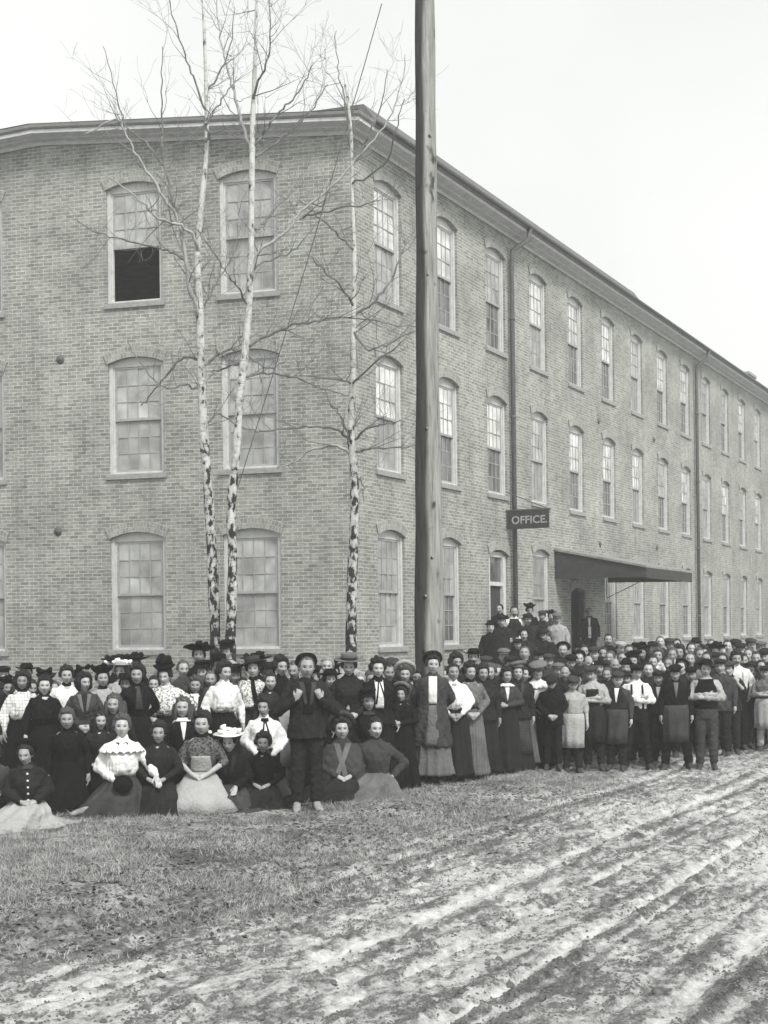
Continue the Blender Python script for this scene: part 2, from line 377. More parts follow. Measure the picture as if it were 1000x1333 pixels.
def place_window(D, N, u, z0, z1, up='pane_reflect', lo='pane_reflect', op=False, sill=True):
    m = get_wm(z1 - z0, op)
    win = link('window', m['frame'], M['white_wood'], fac)
    X = D if D.cross(Z).dot(N) > 0 else -D
    Mx = Matrix(((N.cross(Z).x * -1, N.x, 0, 0), (N.cross(Z).y * -1, N.y, 0, 0), (0, 0, 1, 0), (0, 0, 0, 1)))
    Mx.translation = D * u + Z * z0
    win.matrix_local = Mx
    link('sash', m['sash'], M['sash'], win)
    link('upper_pane', m['up'], M[up], win)
    link('lower_pane', m['lo'], M[lo], win)
    if sill: link('sill', m['sill'], M['stone'], win)
    link('arch', m['arch'], M['arch_brick'], win)
    return win
for j, u in enumerate(ucs_left):
    for k, (a, b) in enumerate(HS):
        op = (j == 1 and k == 2)
        win = place_window(DLf, NL, u, a, b, 'pane_blind_sky', 'pane_reflect', op)
        if op: win['label'] = 'top floor window with its lower sash raised'
for j, u in enumerate(ucs_right):
    for k, (a, b) in enumerate(HS):
        if k == 0 and j in (2, 4): continue
        place_window(DR, NR, u, a, b, ('pane_sky' if (j + k) % 4 else 'pane_blind_sky') if k and j != 9 else 'pane_reflect', ('pane_dark' if (j * 7 + k * 3) % 3 else 'pane_reflect'))  # pale upper panes carry the sky's reflection in their colour
# street door of bay 2: tall narrow door with transom
def facM(D, N, u, z):
    Mx = Matrix(((-N.cross(Z).x, N.x, 0, 0), (-N.cross(Z).y, N.y, 0, 0), (0, 0, 1, 0), (0, 0, 0, 1))); Mx.translation = D * u + Z * z; return Mx
a, b = right_ops[2][1][0]
d = link('door', MB().mesh('door'), M['dark_wood'], fac); bpy.data.objects.remove(d)
mb = MB(); mb.box(-.43, .43, -.19, -.15, 0, 2.1); mb.box(-.3, .3, -.15, -.135, .2, .9); mb.box(-.3, .3, -.15, -.135, 1.1, 1.95)
door = mb.build('door', M['dark_wood'], fac); door.matrix_local = facM(DR, NR, ucs_right[2], a)
mb = MB()
for sx in (-1, 1):
    p, q = sorted((sx * .43, sx * .61)); mb.box(p, q, -.16, -.06, 0, b - a - RISE)
mb.box(-.43, .43, -.16, -.08, 2.1, 2.2); mb.box(-.43, .43, -.16, -.08, b - a - RISE - .05, b - a - RISE)
mb.box(-.61, .61, -.155, -.09, b - a - RISE, b - a - RISE * .35)
mb.build('door_frame', M['white_wood'], door)
mb = MB(); mb.box(-.43, .43, -.14, -.13, 2.2, b - a - RISE - .05); mb.build('transom', M['pane_dark'], door)
mb = MB(); mb.lathe([(.02, -.13), (.03, -.10), (0.015, -.08)], 10, Matrix.Translation((.35, 0, 1.0)) @ Matrix.Rotation(R(-90), 4, 'X')); mb.build('handle', M['iron'], door, True)
wm = get_wm(b - a, False); o = link('arch', wm['arch'], M['arch_brick'], fac); o.matrix_local = facM(DR, NR, ucs_right[2], a)
# loading doorway of bay 4 under the canopy
a, b = right_ops[4][1][0]
mb = MB(); mb.box(-.59, 0.15, -.9, -.86, 0, 2.3)
for k in range(1, 5): mb.box(-.59 + k * .15 - .006, -.59 + k * .15 + .006, -.86, -.852, 0, 2.3)
dr2 = mb.build('door', M['dark_wood'], fac); dr2.matrix_local = facM(DR, NR, ucs_right[4], a)
mb = MB()
for sx in (-1, 1):
    p, q = sorted((sx * .53, sx * .61)); mb.box(p, q, -.16, -.04, 0, b - a - RISE)
mb.build('door_frame', M['dark_wood'], dr2)
o = link('arch', get_wm(b - a, False)['arch'], M['arch_brick'], fac); o.matrix_local = facM(DR, NR, ucs_right[4], a)
# downspouts
for u, nm in ((8.55, 0), (26.9, 0), (42.3, 0)):
    mb = MB()
    mb.tube([DR * (u + .35) + NR * .50 + Z * (EAVE + .2), DR * (u + .32) + NR * .46 + Z * (EAVE - .1), DR * u + NR * .14 + Z * (EAVE - .42), DR * u + NR * .12 + Z * (EAVE - .8), DR * u + NR * .12 + Z * 0.1], 0.062, 10)
    for z in (2.5, 5.0, 7.5, 10): mb.tube([DR * u + NR * .12 + Z * z, DR * u + NR * .12 + Z * (z + .08)], 0.074, 10)
    mb.build('downspout', M['iron'], fac, True)
# wall anchors
def anchor(D, N, u, z):
    mb = MB(); mb.lathe([(.015, .002), (.085, .004), (.095, .015), (.06, .025), (.035, .035), (.03, .055), (.01, .06)], 16, facM(D, N, u, z) @ Matrix.Rotation(R(-90), 4, 'X'))
    mb.build('wall_anchor', M['iron'], fac, True)
for x, y in ((79, 468), (76, 692)): u, z = lu(x, y); anchor(DLf, NL, u, z)
for x, y in ((781, 708), (855, 713), (779, 548), (851, 572)):
    p = on_plane(x, y, CORNER, NR); anchor(DR, NR, (p - CORNER).dot(DR), p.z)
M['canopy'] = simple('canopy_tin', .22, .6, 4, .4, .2)
# ------------------------------------------------------------------ canopy, sign, steps (things of their own)
pc = on_plane(722, 750, CORNER, NR); uc0 = (pc - CORNER).dot(DR); CL = 4.7
can = empty('loading_canopy', CORNER + DR * uc0, 0, 'dark boarded lean-to canopy on the brick wall above the loading doorway', 'canopy')
mb = MB(); T = 0.06
rr = [[NR * p + DR * u + Z * z for p, z in ((0.0, 4.28), (2.60, 3.74), (2.60, 3.80), (0.0, 4.34))] for u in (-.05, CL + .05)]
mb.rings(rr); mb.build('canopy_roof', M['canopy'], can)
mb = MB()
for u in (0.0,):
    mb.rings([[NR * p + DR * uu + Z * z for p, z in ((0.01, 3.52), (2.55, 3.48), (2.55, 3.735), (0.01, 4.265))] for uu in (u, u + .04)])
mb.build('side_boards', M['dark_wood'], can)
mb = MB(); u = CL - .04; mb.rings([[NR * p + DR * uu + Z * z for p, z in ((0.01, 3.52), (2.55, 3.48), (2.55, 3.735), (0.01, 4.265))] for uu in (u, u + .04)]); mb.build('side_boards', M['dark_wood'], can)
mb = MB()
for k in range(7):
    u = .5 + k * .6; mb.rings([[NR * p + DR * uu + Z * z for p, z in ((0.02, 4.12), (2.5, 3.62), (2.5, 3.735), (0.02, 4.27))] for uu in (u, u + .07)])
mb.rings([[NR * p + DR * uu + Z * z for p, z in ((2.552, 3.46), (2.60, 3.46), (2.60, 3.735), (2.552, 3.735))] for uu in (0, CL)])
mb.build('rafters', M['dark_wood'], can)
mb = MB()
u = CL - .1; mb.tube([DR * u + NR * .01 + Z * 3.05, DR * u + NR * 1.0 + Z * 3.5], .012, 6)
mb.build('brace', M['iron'], can)
dock = empty('loading_dock', CORNER + DR * uc0, 0, 'low plank loading dock along the wall under the dark canopy', 'loading dock')
mb = MB(); mb.rings([[NR * p + DR * u + Z * z for p, z in ((.02, .83), (1.5, .83), (1.5, .93), (.02, .93))] for u in (0.2, CL - .2)]); mb.build('deck', M['plank'], dock)
for u in (.4, CL - .5):
    for p in (.2, 1.35):
        mb = MB(); mb.rings([[NR * pp + DR * uu + Z * z for pp, z in ((p, -.1), (p + .12, -.1), (p + .12, .828), (p, .828))] for uu in (u, u + .12)]); mb.build('post', M['plank'], dock)
# office sign: board square to the wall on an iron bracket
ps = on_plane(659, 676, CORNER, NR)
sg = empty('office_sign', Vector((ps.x, ps.y, 4.66)), 0, 'dark hanging board lettered OFFICE on the brick wall above the street door', 'sign')
mb = MB(); mb.rings([[NR * p + DR * u + Z * z for p, z in ((.03, 0), (1.15, 0), (1.15, .46), (.03, .46))] for u in (-.025, .025)]); mb.build('board', M['dark_wood'], sg)
mb = MB()
mb.rings([[NR * p + DR * u + Z * z for p, z in ((0, .462), (1.2, .462), (1.2, .49), (0, .49))] for u in (-.03, .03)])
mb.tube([NR * 0.0 + Z * .95, NR * 1.1 + Z * .49], .012, 6); mb.build('bracket', M['iron'], sg)
fc = bpy.data.curves.new('lettering', 'FONT'); fc.body = 'OFFICE.'; fc.size = 0.27; fc.extrude = 0.004; fc.align_x = 'CENTER'; fc.offset = 0.006; fc.space_character = 1.05
to = bpy.data.objects.new('tmp', fc); COL.objects.link(to)
bpy.context.view_layer.update()
me = bpy.data.meshes.new_from_object(to.evaluated_get(bpy.context.evaluated_depsgraph_get())); bpy.data.objects.remove(to)
me.name = 'lettering'; me.materials.clear()
M['letter'] = simple('letter_paint', 0.32, 0.8, 14, 0.5, 0)
t = link('lettering', me, M['letter'], sg)
# text x -> NR, y -> Z, normal -> -DR (towards the camera)
Tm = Matrix(((NR.x, 0, -DR.x, 0), (NR.y, 0, -DR.y, 0), (0, 1, 0, 0), (0, 0, 0, 1))); Tm.translation = NR * .64 - DR * .03 + Z * .13
t.matrix_local = Tm
# porch steps at the street door
us = ucs_right[2]
st = empty('door_steps', CORNER + DR * us, 0, 'broad plank steps up to the narrow street door beside the downspout', 'steps')
for k in range(6):
    zt = 1.08 - k * .18
    p0, p1 = (.02, 1.1) if k == 0 else (1.1 + (k - 1) * .3, 1.1 + k * .3)
    mb = MB(); mb.rings([[NR * p + DR * u + Z * z for p, z in ((p0, -.05), (p1, -.05), (p1, zt), (p0, zt))] for u in (-1.3, 3.2)])
    mb.build('landing' if k == 0 else 'step', M['plank'], st)
# ------------------------------------------------------------------ ground
_vg = {}
def vnoise(x, y, seed):
    if seed not in _vg: _vg[seed] = np.random.default_rng(seed).random((256, 256))
    g = _vg[seed]
    xi = np.floor(x).astype(int); yi = np.floor(y).astype(int); fx = x - xi; fy = y - yi
    fx = fx * fx * (3 - 2 * fx); fy = fy * fy * (3 - 2 * fy)
    a = g[xi % 256, yi % 256]; b = g[(xi + 1) % 256, yi % 256]; c = g[xi % 256, (yi + 1) % 256]; d = g[(xi + 1) % 256, (yi + 1) % 256]
    return (a * (1 - fx) + b * fx) * (1 - fy) + (c * (1 - fx) + d * fx) * fy - 0.5
def fbm(x, y, seed, o=4):
    s = 0; a = 1
    for k in range(o): s = s + a * vnoise(x * 2 ** k, y * 2 ** k, seed + k); a *= 0.55
    return s
def sstep(a, b, x): t = np.clip((x - a) / (b - a), 0, 1); return t * t * (3 - 2 * t)
EDGE = -7.1
RUTS = [(-6.1, .08, .035), (-5.6, .04, .02), (-4.62, .085, .034), (-4.25, .04, .022), (-3.95, .035, .018), (-3.3, .06, .045), (-3.12, .035, .03), (-2.2, .08, .03), (-1.9, .05, .035), (-0.5, .1, .035), (1.2, .12, .04)] + [(-6.9 + 6.2 * ((k * .618) % 1), .022 + .02 * ((k * .37) % 1), .013 + .014 * ((k * .73) % 1)) for k in range(13)]
def ground_h(X, Y):
    X = np.asarray(X, float); Y = np.asarray(Y, float)
    wl = X * NR.x + Y * NR.y; s = X * DR.x + Y * DR.y
    we = wl + fbm(s * .35, wl * .35, 3, 3) * 0.55
    road = sstep(EDGE - .45, EDGE + .35, we)
    h = -0.08 * road
    far = 1 - sstep(24, 34, Y)
    mess = road * far
    wb = wl + fbm(s * .25, wl * 0 + 3, 9, 2) * .16
    for c, wd, dp in RUTS:
        g = np.exp(-((wb - c) / wd) ** 2) - 0.5 * np.exp(-((wb - c - wd * 2.1) / (wd * .9)) ** 2) - 0.5 * np.exp(-((wb - c + wd * 2.1) / (wd * .9)) ** 2)
        h = h - mess * dp * .72 * g * np.clip(0.9 + fbm(s * .9 + c * 7, wl * .2, 77, 3) * 1.5, .4 if dp > .0275 else 0, 1.5)
    h = h + mess * (fbm(s * 1.0, wl * 3.5, 11, 3) * .014 + fbm(s * 9, wl * 15, 21, 4) * .020 + np.maximum(fbm(s * 9, wl * 13, 31, 3) - .2, 0) * .07)
    bank = np.exp(-((we - EDGE + .1) / .5) ** 2)
    h = h + bank * far * (fbm(s * 4, wl * 5, 41, 3) * .07 + .01)
    lawn = (1 - road)
    h = h + lawn * (fbm(s * .9, wl * .9, 51, 3) * .03 + fbm(X * 14, Y * 14, 61, 2) * .01 * far)
    return h
def ground_pale(X, Y):
    # where pale silt lies on the churned mud: in the wheel tracks and in streaks along the street
    wl = X * NR.x + Y * NR.y; s = X * DR.x + Y * DR.y
    wb = wl + fbm(s * .25, wl * 0 + 3, 9, 2) * .16
    p = .045 + fbm(s * .6, wl * 1.4, 101, 4) * .22 + fbm(s * 2.4, wl * 7, 111, 4) * .26 + fbm(s * 10, wl * 18, 121, 3) * .34
    for c, wd, dp in RUTS:
        k = dp * 6.0 * np.clip((1.0 if dp > .0275 else .6) + 2.0 * fbm(s * .6 + c * 5, wl * .1, 131, 3), .35 if dp > .0275 else 0, 1.5)
        p = p + k * np.exp(-((wb - c) / (wd * 1.0)) ** 2) - k * .8 * np.exp(-((wb - c - wd * 2.6) / (wd * .7)) ** 2) - k * .5 * np.exp(-((wb - c + wd * 2.6) / (wd * .8)) ** 2)  # dark lines either side paint the shaded rut walls into the colour
    p = p + .10 * sstep(EDGE + .3, EDGE + 2.6, wl) - .10 * sstep(-2.6, -1.2, wl) * sstep(14, 9, Y)
    return p
def gz(x, y): return float(ground_h(np.array([x]), np.array([y]))[0])
def grid_ground(xa, ya, name):
    X, Y = np.meshgrid(xa, ya); H = ground_h(X, Y); n, m = X.shape
    co = np.stack([X, Y, H], -1).reshape(-1, 3)
    i = np.arange(n * m).reshape(n, m); f = np.stack([i[:-1, :-1], i[:-1, 1:], i[1:, 1:], i[1:, :-1]], -1).reshape(-1, 4)
    me = bpy.data.meshes.new(name); me.vertices.add(len(co)); me.vertices.foreach_set('co', co.ravel())
    me.loops.add(f.size); me.loops.foreach_set('vertex_index', f.ravel()); me.polygons.add(len(f)); me.polygons.foreach_set('loop_start', np.arange(len(f)) * 4)
    me.update(calc_edges=True); me.polygons.foreach_set('use_smooth', np.ones(len(f), bool))
    at = me.attributes.new('pale', 'FLOAT', 'POINT'); at.data.foreach_set('value', np.ascontiguousarray(ground_pale(X, Y).ravel().astype(np.float32))); return me
ya = np.concatenate([[-300, -100, -40, -15, 0], np.arange(5.5, 14, .026), np.arange(14, 24, .055), np.arange(24, 36, .2), [38, 42, 48, 60, 80, 120, 200, 400, 900]])
xa = np.concatenate([[-900, -400, -150, -60, -25, -12], np.arange(-7, -4.2, .15), np.arange(-4.2, 6.5, .022), np.arange(6.5, 10, .1), [12, 18, 30, 60, 150, 400, 900]])
def mud_mat():
    m, nt, b = newmat('mud_and_turf', 0.9, 0.4)
    tc = nd(nt, 'ShaderNodeTexCoord')
    rot = nd(nt, 'ShaderNodeMapping'); rot.inputs['Rotation'].default_value = (0, 0, TH); nt.links.new(tc.outputs['Object'], rot.inputs[0])  # x across the road, y along it
    sx = nd(nt, 'ShaderNodeSeparateXYZ'); nt.links.new(rot.outputs[0], sx.inputs[0])
    def noise(sc, stretch, det=5.0, rough=.6):
        mp = nd(nt, 'ShaderNodeMapping'); mp.inputs['Scale'].default_value = stretch; nt.links.new(rot.outputs[0], mp.inputs[0])
        n = nd(nt, 'ShaderNodeTexNoise', Scale=sc, Detail=det, Roughness=rough); nt.links.new(mp.outputs[0], n.inputs[0]); return n
    # road mask
    e = noise(.5, (1, 1, 1), 4.0)
    ms = nd(nt, 'ShaderNodeMath', operation='MULTIPLY_ADD'); nt.links.new(e.outputs[0], ms.inputs[0]); ms.inputs[1].default_value = 2.4; nt.links.new(sx.outputs[0], ms.inputs[2])
    rm = nd(nt, 'ShaderNodeMapRange', interpolation_type='SMOOTHSTEP'); nt.links.new(ms.outputs[0], rm.inputs[0]); rm.inputs[1].default_value = EDGE + .35; rm.inputs[2].default_value = EDGE + 2.3
    # pale silt patches against dark churned mud and painted rut shade
    n2a = noise(16.0, (1.6, 1, 1), 6.0, .7); n2b = noise(55.0, (1.3, 1, 1), 4.0, .7); n2 = nd(nt, 'ShaderNodeMath', operation='MULTIPLY_ADD'); nt.links.new(n2b.outputs[0], n2.inputs[0]); n2.inputs[1].default_value = .7; nt.links.new(n2a.outputs[0], n2.inputs[2]); pa = nd(nt, 'ShaderNodeAttribute', attribute_name='pale')
    ma = nd(nt, 'ShaderNodeMath', operation='MULTIPLY_ADD'); nt.links.new(n2.outputs[0], ma.inputs[0]); ma.inputs[1].default_value = 1.0; nt.links.new(pa.outputs['Fac'], ma.inputs[2])
    mud = ramp(nt, ma.outputs[0], [(.55, .045), (.76, .12), (.95, .24), (1.08, .34)])
    hm_ = nd(nt, 'ShaderNodeMapRange'); nt.links.new(ma.outputs[0], hm_.inputs[0]); hm_.inputs[1].default_value = 1.0; hm_.inputs[2].default_value = 1.35; m_ = nd(nt, 'ShaderNodeMixRGB'); nt.links.new(hm_.outputs[0], m_.inputs[0]); nt.links.new(mud.outputs[0], m_.inputs[1]); m_.inputs[2].default_value = gray(.64); mud = m_
    # turf
    t1 = noise(1.1, (1, 1, 1), 8.0, .75); t2 = noise(60, (1, .5, 1), 3.0)
    tm = nd(nt, 'ShaderNodeMath', operation='MULTIPLY_ADD'); nt.links.new(t2.outputs[0], tm.inputs[0]); tm.inputs[1].default_value = .75; nt.links.new(t1.outputs[0], tm.inputs[2])
    turf = ramp(nt, tm.outputs[0], [(.74, .04), (.88, .12), (1.06, .36)])
    mix = nd(nt, 'ShaderNodeMixRGB'); nt.links.new(rm.outputs[0], mix.inputs[0]); nt.links.new(turf.outputs[0], mix.inputs[1]); nt.links.new(mud.outputs[0], mix.inputs[2])
    nt.links.new(mix.outputs[0], b.inputs['Base Color'])
    # wet where pale: glossier
    rr = nd(nt, 'ShaderNodeMapRange'); nt.links.new(ma.outputs[0], rr.inputs[0]); rr.inputs[1].default_value = .75; rr.inputs[2].default_value = 1.25; rr.inputs[3].default_value = .85; rr.inputs[4].default_value = .36
    r3 = nd(nt, 'ShaderNodeMixRGB'); nt.links.new(rm.outputs[0], r3.inputs[0]); r3.inputs[1].default_value = (.95, .95, .95, 1); nt.links.new(rr.outputs[0], r3.inputs[2])
    nt.links.new(r3.outputs[0], b.inputs['Roughness'])
    n3 = noise(22, (1.3, 1, 1), 8.0, .75); bump(nt, b, n3.outputs[0], .9, .035)
    return m
M['mud'] = mud_mat()
gr = link('ground', grid_ground(xa, ya, 'ground'), M['mud']); tag(gr, 'rutted muddy street and worn lawn in front of the factory', kind='structure')
# short dead grass on the lawn: one mass of tiny blades
def grass():
    n = 95000
    Y = rng.uniform(9.5, 21, n * 3); X = rng.uniform(-1, 1, n * 3) * (Y * .29) 
    wl = X * NR.x + Y * NR.y; s = X * DR.x + Y * DR.y
    edge = wl + fbm(s * .35, wl * .35, 3, 3) * 0.55 + np.abs(rng.normal(0, .7, n * 3)) * -1 + .35
    dens = fbm(X * 1.3, Y * 1.3, 88, 3)
    k = (edge < EDGE + .9) & (dens > .0 + rng.uniform(-.22, .22, n * 3)); X, Y = X[k][:n], Y[k][:n]; n = len(X)
    Zg = ground_h(X, Y); a = rng.uniform(0, 2 * np.pi, n); h = rng.uniform(.012, .045, n) * (1 + 1.3 * (rng.random(n) > .93)); wd = rng.uniform(.002, .0045, n) + .0012
    lean = rng.uniform(.2, 1.6, n) * h; la = rng.uniform(0, 2 * np.pi, n)
    p0 = np.stack([X - np.cos(a) * wd, Y - np.sin(a) * wd, Zg - .004], -1); p1 = np.stack([X + np.cos(a) * wd, Y + np.sin(a) * wd, Zg - .004], -1)
    p2 = np.stack([X + np.cos(la) * lean, Y + np.sin(la) * lean, Zg + h], -1)
    co = np.stack([p0, p1, p2], 1).reshape(-1, 3)
    me = bpy.data.meshes.new('grass'); me.vertices.add(len(co)); me.vertices.foreach_set('co', co.ravel())
    me.loops.add(len(co)); me.loops.foreach_set('vertex_index', np.arange(len(co))); me.polygons.add(n); me.polygons.foreach_set('loop_start', np.arange(n) * 3)
    me.update(calc_edges=True); return me
M['grass'] = simple('dead_grass', 0.27, 0.9, 3.0, 0.62, 0)
g = link('grass', grass(), M['grass']); tag(g, 'short dry grass on the lawn before the seated women', 'grass', kind='stuff')
# mud clods scattered on the road
def clods(n=26000):
    Y = 7.4 + 15 * rng.random(n * 3) ** 1.25; X = rng.uniform(-.29, .29, n * 3) * Y; wl = X * NR.x + Y * NR.y; s = X * DR.x + Y * DR.y
    pl = ground_pale(X, Y) + .5 * fbm(s * 2.2, wl * 5, 301, 3)
    k = (wl > EDGE - .5 + rng.normal(0, .25, n * 3)) & (pl + rng.normal(0, .14, n * 3) < .05); X, Y = X[k][:n], Y[k][:n]; n = len(X)
    r = rng.uniform(.004, .013, n) * (1 + 1.6 * (rng.random(n) > .965)); Zg = ground_h(X, Y)
    B = np.array([(1, 0, 0), (.5, .87, 0), (-.5, .87, 0), (-1, 0, 0), (-.5, -.87, 0), (.5, -.87, 0), (.4, .35, .75), (-.45, .3, .8), (0, -.45, .7)])
    P = B[None] * r[:, None, None] * rng.uniform(.65, 1.3, (n, 9, 1)); a = rng.uniform(0, 6.28, n); c_, s_ = np.cos(a)[:, None], np.sin(a)[:, None]
    P = np.stack([P[..., 0] * c_ - P[..., 1] * s_, P[..., 0] * s_ + P[..., 1] * c_, P[..., 2]], -1) + np.stack([X, Y, Zg], -1)[:, None]
    F = np.array([(0, 1, 6), (1, 2, 6), (2, 7, 6), (2, 3, 7), (3, 4, 7), (4, 8, 7), (4, 5, 8), (5, 0, 8), (0, 6, 8), (6, 7, 8)])
    f = (F[None] + (np.arange(n) * 9)[:, None, None]).reshape(-1); me = bpy.data.meshes.new('mud_clods'); me.vertices.add(n * 9); me.vertices.foreach_set('co', P.reshape(-1))
    me.loops.add(len(f)); me.loops.foreach_set('vertex_index', f); me.polygons.add(len(f) // 3); me.polygons.foreach_set('loop_start', np.arange(len(f) // 3) * 3); me.update(calc_edges=True); return me
def litter():
    mb = MB(); n = 0
    while n < 4200:
        Y = random.uniform(9.6, 19.5); X = random.uniform(-.29, .29) * Y; wl = X * NR.x + Y * NR.y
        q = (wl - EDGE + .1) / 1.1
        if random.random() > math.exp(-q * q) + .10 or wl > EDGE + 1.8: continue
        n += 1; r = random.uniform(.012, .035); z = gz(X, Y); c = Vector((X, Y, z + .006)); a = random.uniform(0, 6.3); u = Vector((math.cos(a), math.sin(a), random.uniform(-.3, .5))) * r; v = Vector((-math.sin(a), math.cos(a), random.uniform(-.4, .6))) * r * .6
        mb.add([c - u, c - v * .9, c + u * 1.1, c + v, c + Vector((0, 0, r * .35))], [(0, 1, 4), (1, 2, 4), (2, 3, 4), (3, 0, 4)])
    return mb.mesh('leaf_litter')
M['leaf'] = simple('dead_leaves', .055, .8, 14, .5, 0)
g = link('leaf_litter', litter(), M['leaf']); tag(g, 'dark fallen leaves and trash along the edge of lawn and street', 'leaves', kind='stuff')
M['clod'] = simple('clod_mud', .10, .9, 9, .4, .3)
g = link('mud_clods', clods(), M['clod']); tag(g, 'small dark clods of mud scattered over the rutted street', 'mud', kind='stuff')

# ------------------------------------------------------------------ utility pole, wire
PY = 20.6
p0 = at_depth(559.5, 850, PY); p1 = at_depth(553.5, 60, PY); r0 = 37 / 2 / FPX * PY; r1 = 25 / 2 / FPX * PY
pole = MB(); base = Vector((p0.x, PY, 0)); dirp = (p1 - p0)
def pp(z): t = (z - p0.z) / dirp.z; return p0 + dirp * t, r0 + (r1 - r0) * t
rr = []
for k in range(70):
    z = -.3 + k * .2; c, r = pp(z)
    rr.append([c + Vector((math.cos(a) * q, math.sin(a) * q, 0)) for a in [2 * math.pi * j / 28 for j in range(28)] for q in [r * (1 + .05 * math.sin(2 * a + z * .7) + .03 * math.sin(z * 3.1 + a * 2) + random.uniform(-.006, .006))]])
pole.rings(rr)
for z, a in ((3.15, -1.35), (7.2, -1.5), (5.0, -1.7), (9.2, -1.2), (2.6, -1.9)):   # knots
    c, r = pp(z); o = c + Vector((math.cos(a), math.sin(a), 0)) * r * .93
    pole.tube([o, o + Vector((math.cos(a), math.sin(a), .3)) * .035], [.03, .012], 7)
def pole_mat():
    m, nt, b = newmat('weathered_pole', .9, .2)
    tc = nd(nt, 'ShaderNodeTexCoord'); mp = nd(nt, 'ShaderNodeMapping'); mp.inputs['Scale'].default_value = (9, 9, .7); nt.links.new(tc.outputs['Object'], mp.inputs[0])
    n = nd(nt, 'ShaderNodeTexNoise', Scale=1.6, Detail=7.0, Roughness=.65); nt.links.new(mp.outputs[0], n.inputs[0])
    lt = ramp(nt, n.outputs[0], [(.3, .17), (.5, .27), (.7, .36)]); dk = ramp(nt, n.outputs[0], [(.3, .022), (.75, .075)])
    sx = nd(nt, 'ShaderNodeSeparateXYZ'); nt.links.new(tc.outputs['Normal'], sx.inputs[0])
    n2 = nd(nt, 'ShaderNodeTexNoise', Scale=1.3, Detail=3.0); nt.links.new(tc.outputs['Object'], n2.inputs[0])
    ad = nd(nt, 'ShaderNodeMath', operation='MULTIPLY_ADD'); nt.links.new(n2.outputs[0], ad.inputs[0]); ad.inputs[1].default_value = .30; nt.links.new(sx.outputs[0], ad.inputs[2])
    st = nd(nt, 'ShaderNodeMapRange'); nt.links.new(ad.outputs[0], st.inputs[0]); st.inputs[1].default_value = -.18; st.inputs[2].default_value = .12  # surface facing left takes the darker tone, edge broken by noise
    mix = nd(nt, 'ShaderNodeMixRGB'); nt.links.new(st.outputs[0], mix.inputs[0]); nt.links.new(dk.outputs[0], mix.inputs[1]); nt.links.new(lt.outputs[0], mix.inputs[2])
    mc = nd(nt, 'ShaderNodeMapping'); mc.inputs['Scale'].default_value = (26, 26, 1.3); nt.links.new(tc.outputs['Object'], mc.inputs[0])
    nc = nd(nt, 'ShaderNodeTexNoise', Scale=1.5, Detail=8.0, Roughness=.75); nt.links.new(mc.outputs[0], nc.inputs[0]); rc = ramp(nt, nc.outputs[0], [(.34, .35), (.45, .9), (.7, 1.2)])
    mk = nd(nt, 'ShaderNodeMapping'); mk.inputs['Scale'].default_value = (5, 5, 3.0); nt.links.new(tc.outputs['Object'], mk.inputs[0])
    nk = nd(nt, 'ShaderNodeTexNoise', Scale=1.0, Detail=2.0); nt.links.new(mk.outputs[0], nk.inputs[0]); rk = ramp(nt, nk.outputs[0], [(.28, .2), (.36, 1.0)])
    a1 = nd(nt, 'ShaderNodeMixRGB', blend_type='MULTIPLY', Fac=1.0); nt.links.new(mix.outputs[0], a1.inputs[1]); nt.links.new(rc.outputs[0], a1.inputs[2])
    a2 = nd(nt, 'ShaderNodeMixRGB', blend_type='MULTIPLY', Fac=1.0); nt.links.new(a1.outputs[0], a2.inputs[1]); nt.links.new(rk.outputs[0], a2.inputs[2])
    nt.links.new(a2.outputs[0], b.inputs['Base Color']); bump(nt, b, nc.outputs[0], .8, .025); return m
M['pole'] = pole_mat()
po = pole.build('utility_pole', M['pole'], None, True); tag(po, 'tall round timber pole, its left side near black, behind the woman in the long coat', 'pole')

# ------------------------------------------------------------------ birch trees
def bark():
    m, nt, b = newmat('birch_bark', .8, .2)
    tc = nd(nt, 'ShaderNodeTexCoord'); mp = nd(nt, 'ShaderNodeMapping'); mp.inputs['Scale'].default_value = (7, 7, 4.2); nt.links.new(tc.outputs['Object'], mp.inputs[0])
    n = nd(nt, 'ShaderNodeTexNoise', Scale=1.5, Detail=5.0, Roughness=.6); nt.links.new(mp.outputs[0], n.inputs[0])
    mp2 = nd(nt, 'ShaderNodeMapping'); mp2.inputs['Scale'].default_value = (6, 6, 45); nt.links.new(tc.outputs['Object'], mp2.inputs[0])
    n2 = nd(nt, 'ShaderNodeTexNoise', Scale=1.0, Detail=2.0); nt.links.new(mp2.outputs[0], n2.inputs[0])
    sx = nd(nt, 'ShaderNodeSeparateXYZ'); nt.links.new(tc.outputs['Object'], sx.inputs[0])
    hz = nd(nt, 'ShaderNodeMapRange'); nt.links.new(sx.outputs[2], hz.inputs[0]); hz.inputs[1].default_value = 2.4; hz.inputs[2].default_value = 6.5; hz.inputs[3].default_value = -.075; hz.inputs[4].default_value = .075
    a = nd(nt, 'ShaderNodeMath', operation='ADD'); nt.links.new(n.outputs[0], a.inputs[0]); nt.links.new(hz.outputs[0], a.inputs[1])
    r = ramp(nt, a.outputs[0], [(.43, .02), (.47, .32), (.6, .5)]); r2 = ramp(nt, n2.outputs[0], [(.3, .5), (.42, 1.0)])
    mx = nd(nt, 'ShaderNodeMixRGB', blend_type='MULTIPLY', Fac=1.0); nt.links.new(r.outputs[0], mx.inputs[1]); nt.links.new(r2.outputs[0], mx.inputs[2])
    nt.links.new(mx.outputs[0], b.inputs['Base Color']); bump(nt, b, n.outputs[0], .4, .02); return m
M['birch'] = bark(); M['twig'] = simple('twig_bark', .15, .85, 6, .4, 0); M['pale_branch'] = simple('pale_branch_bark', .3, .85, 6, .35, 0)
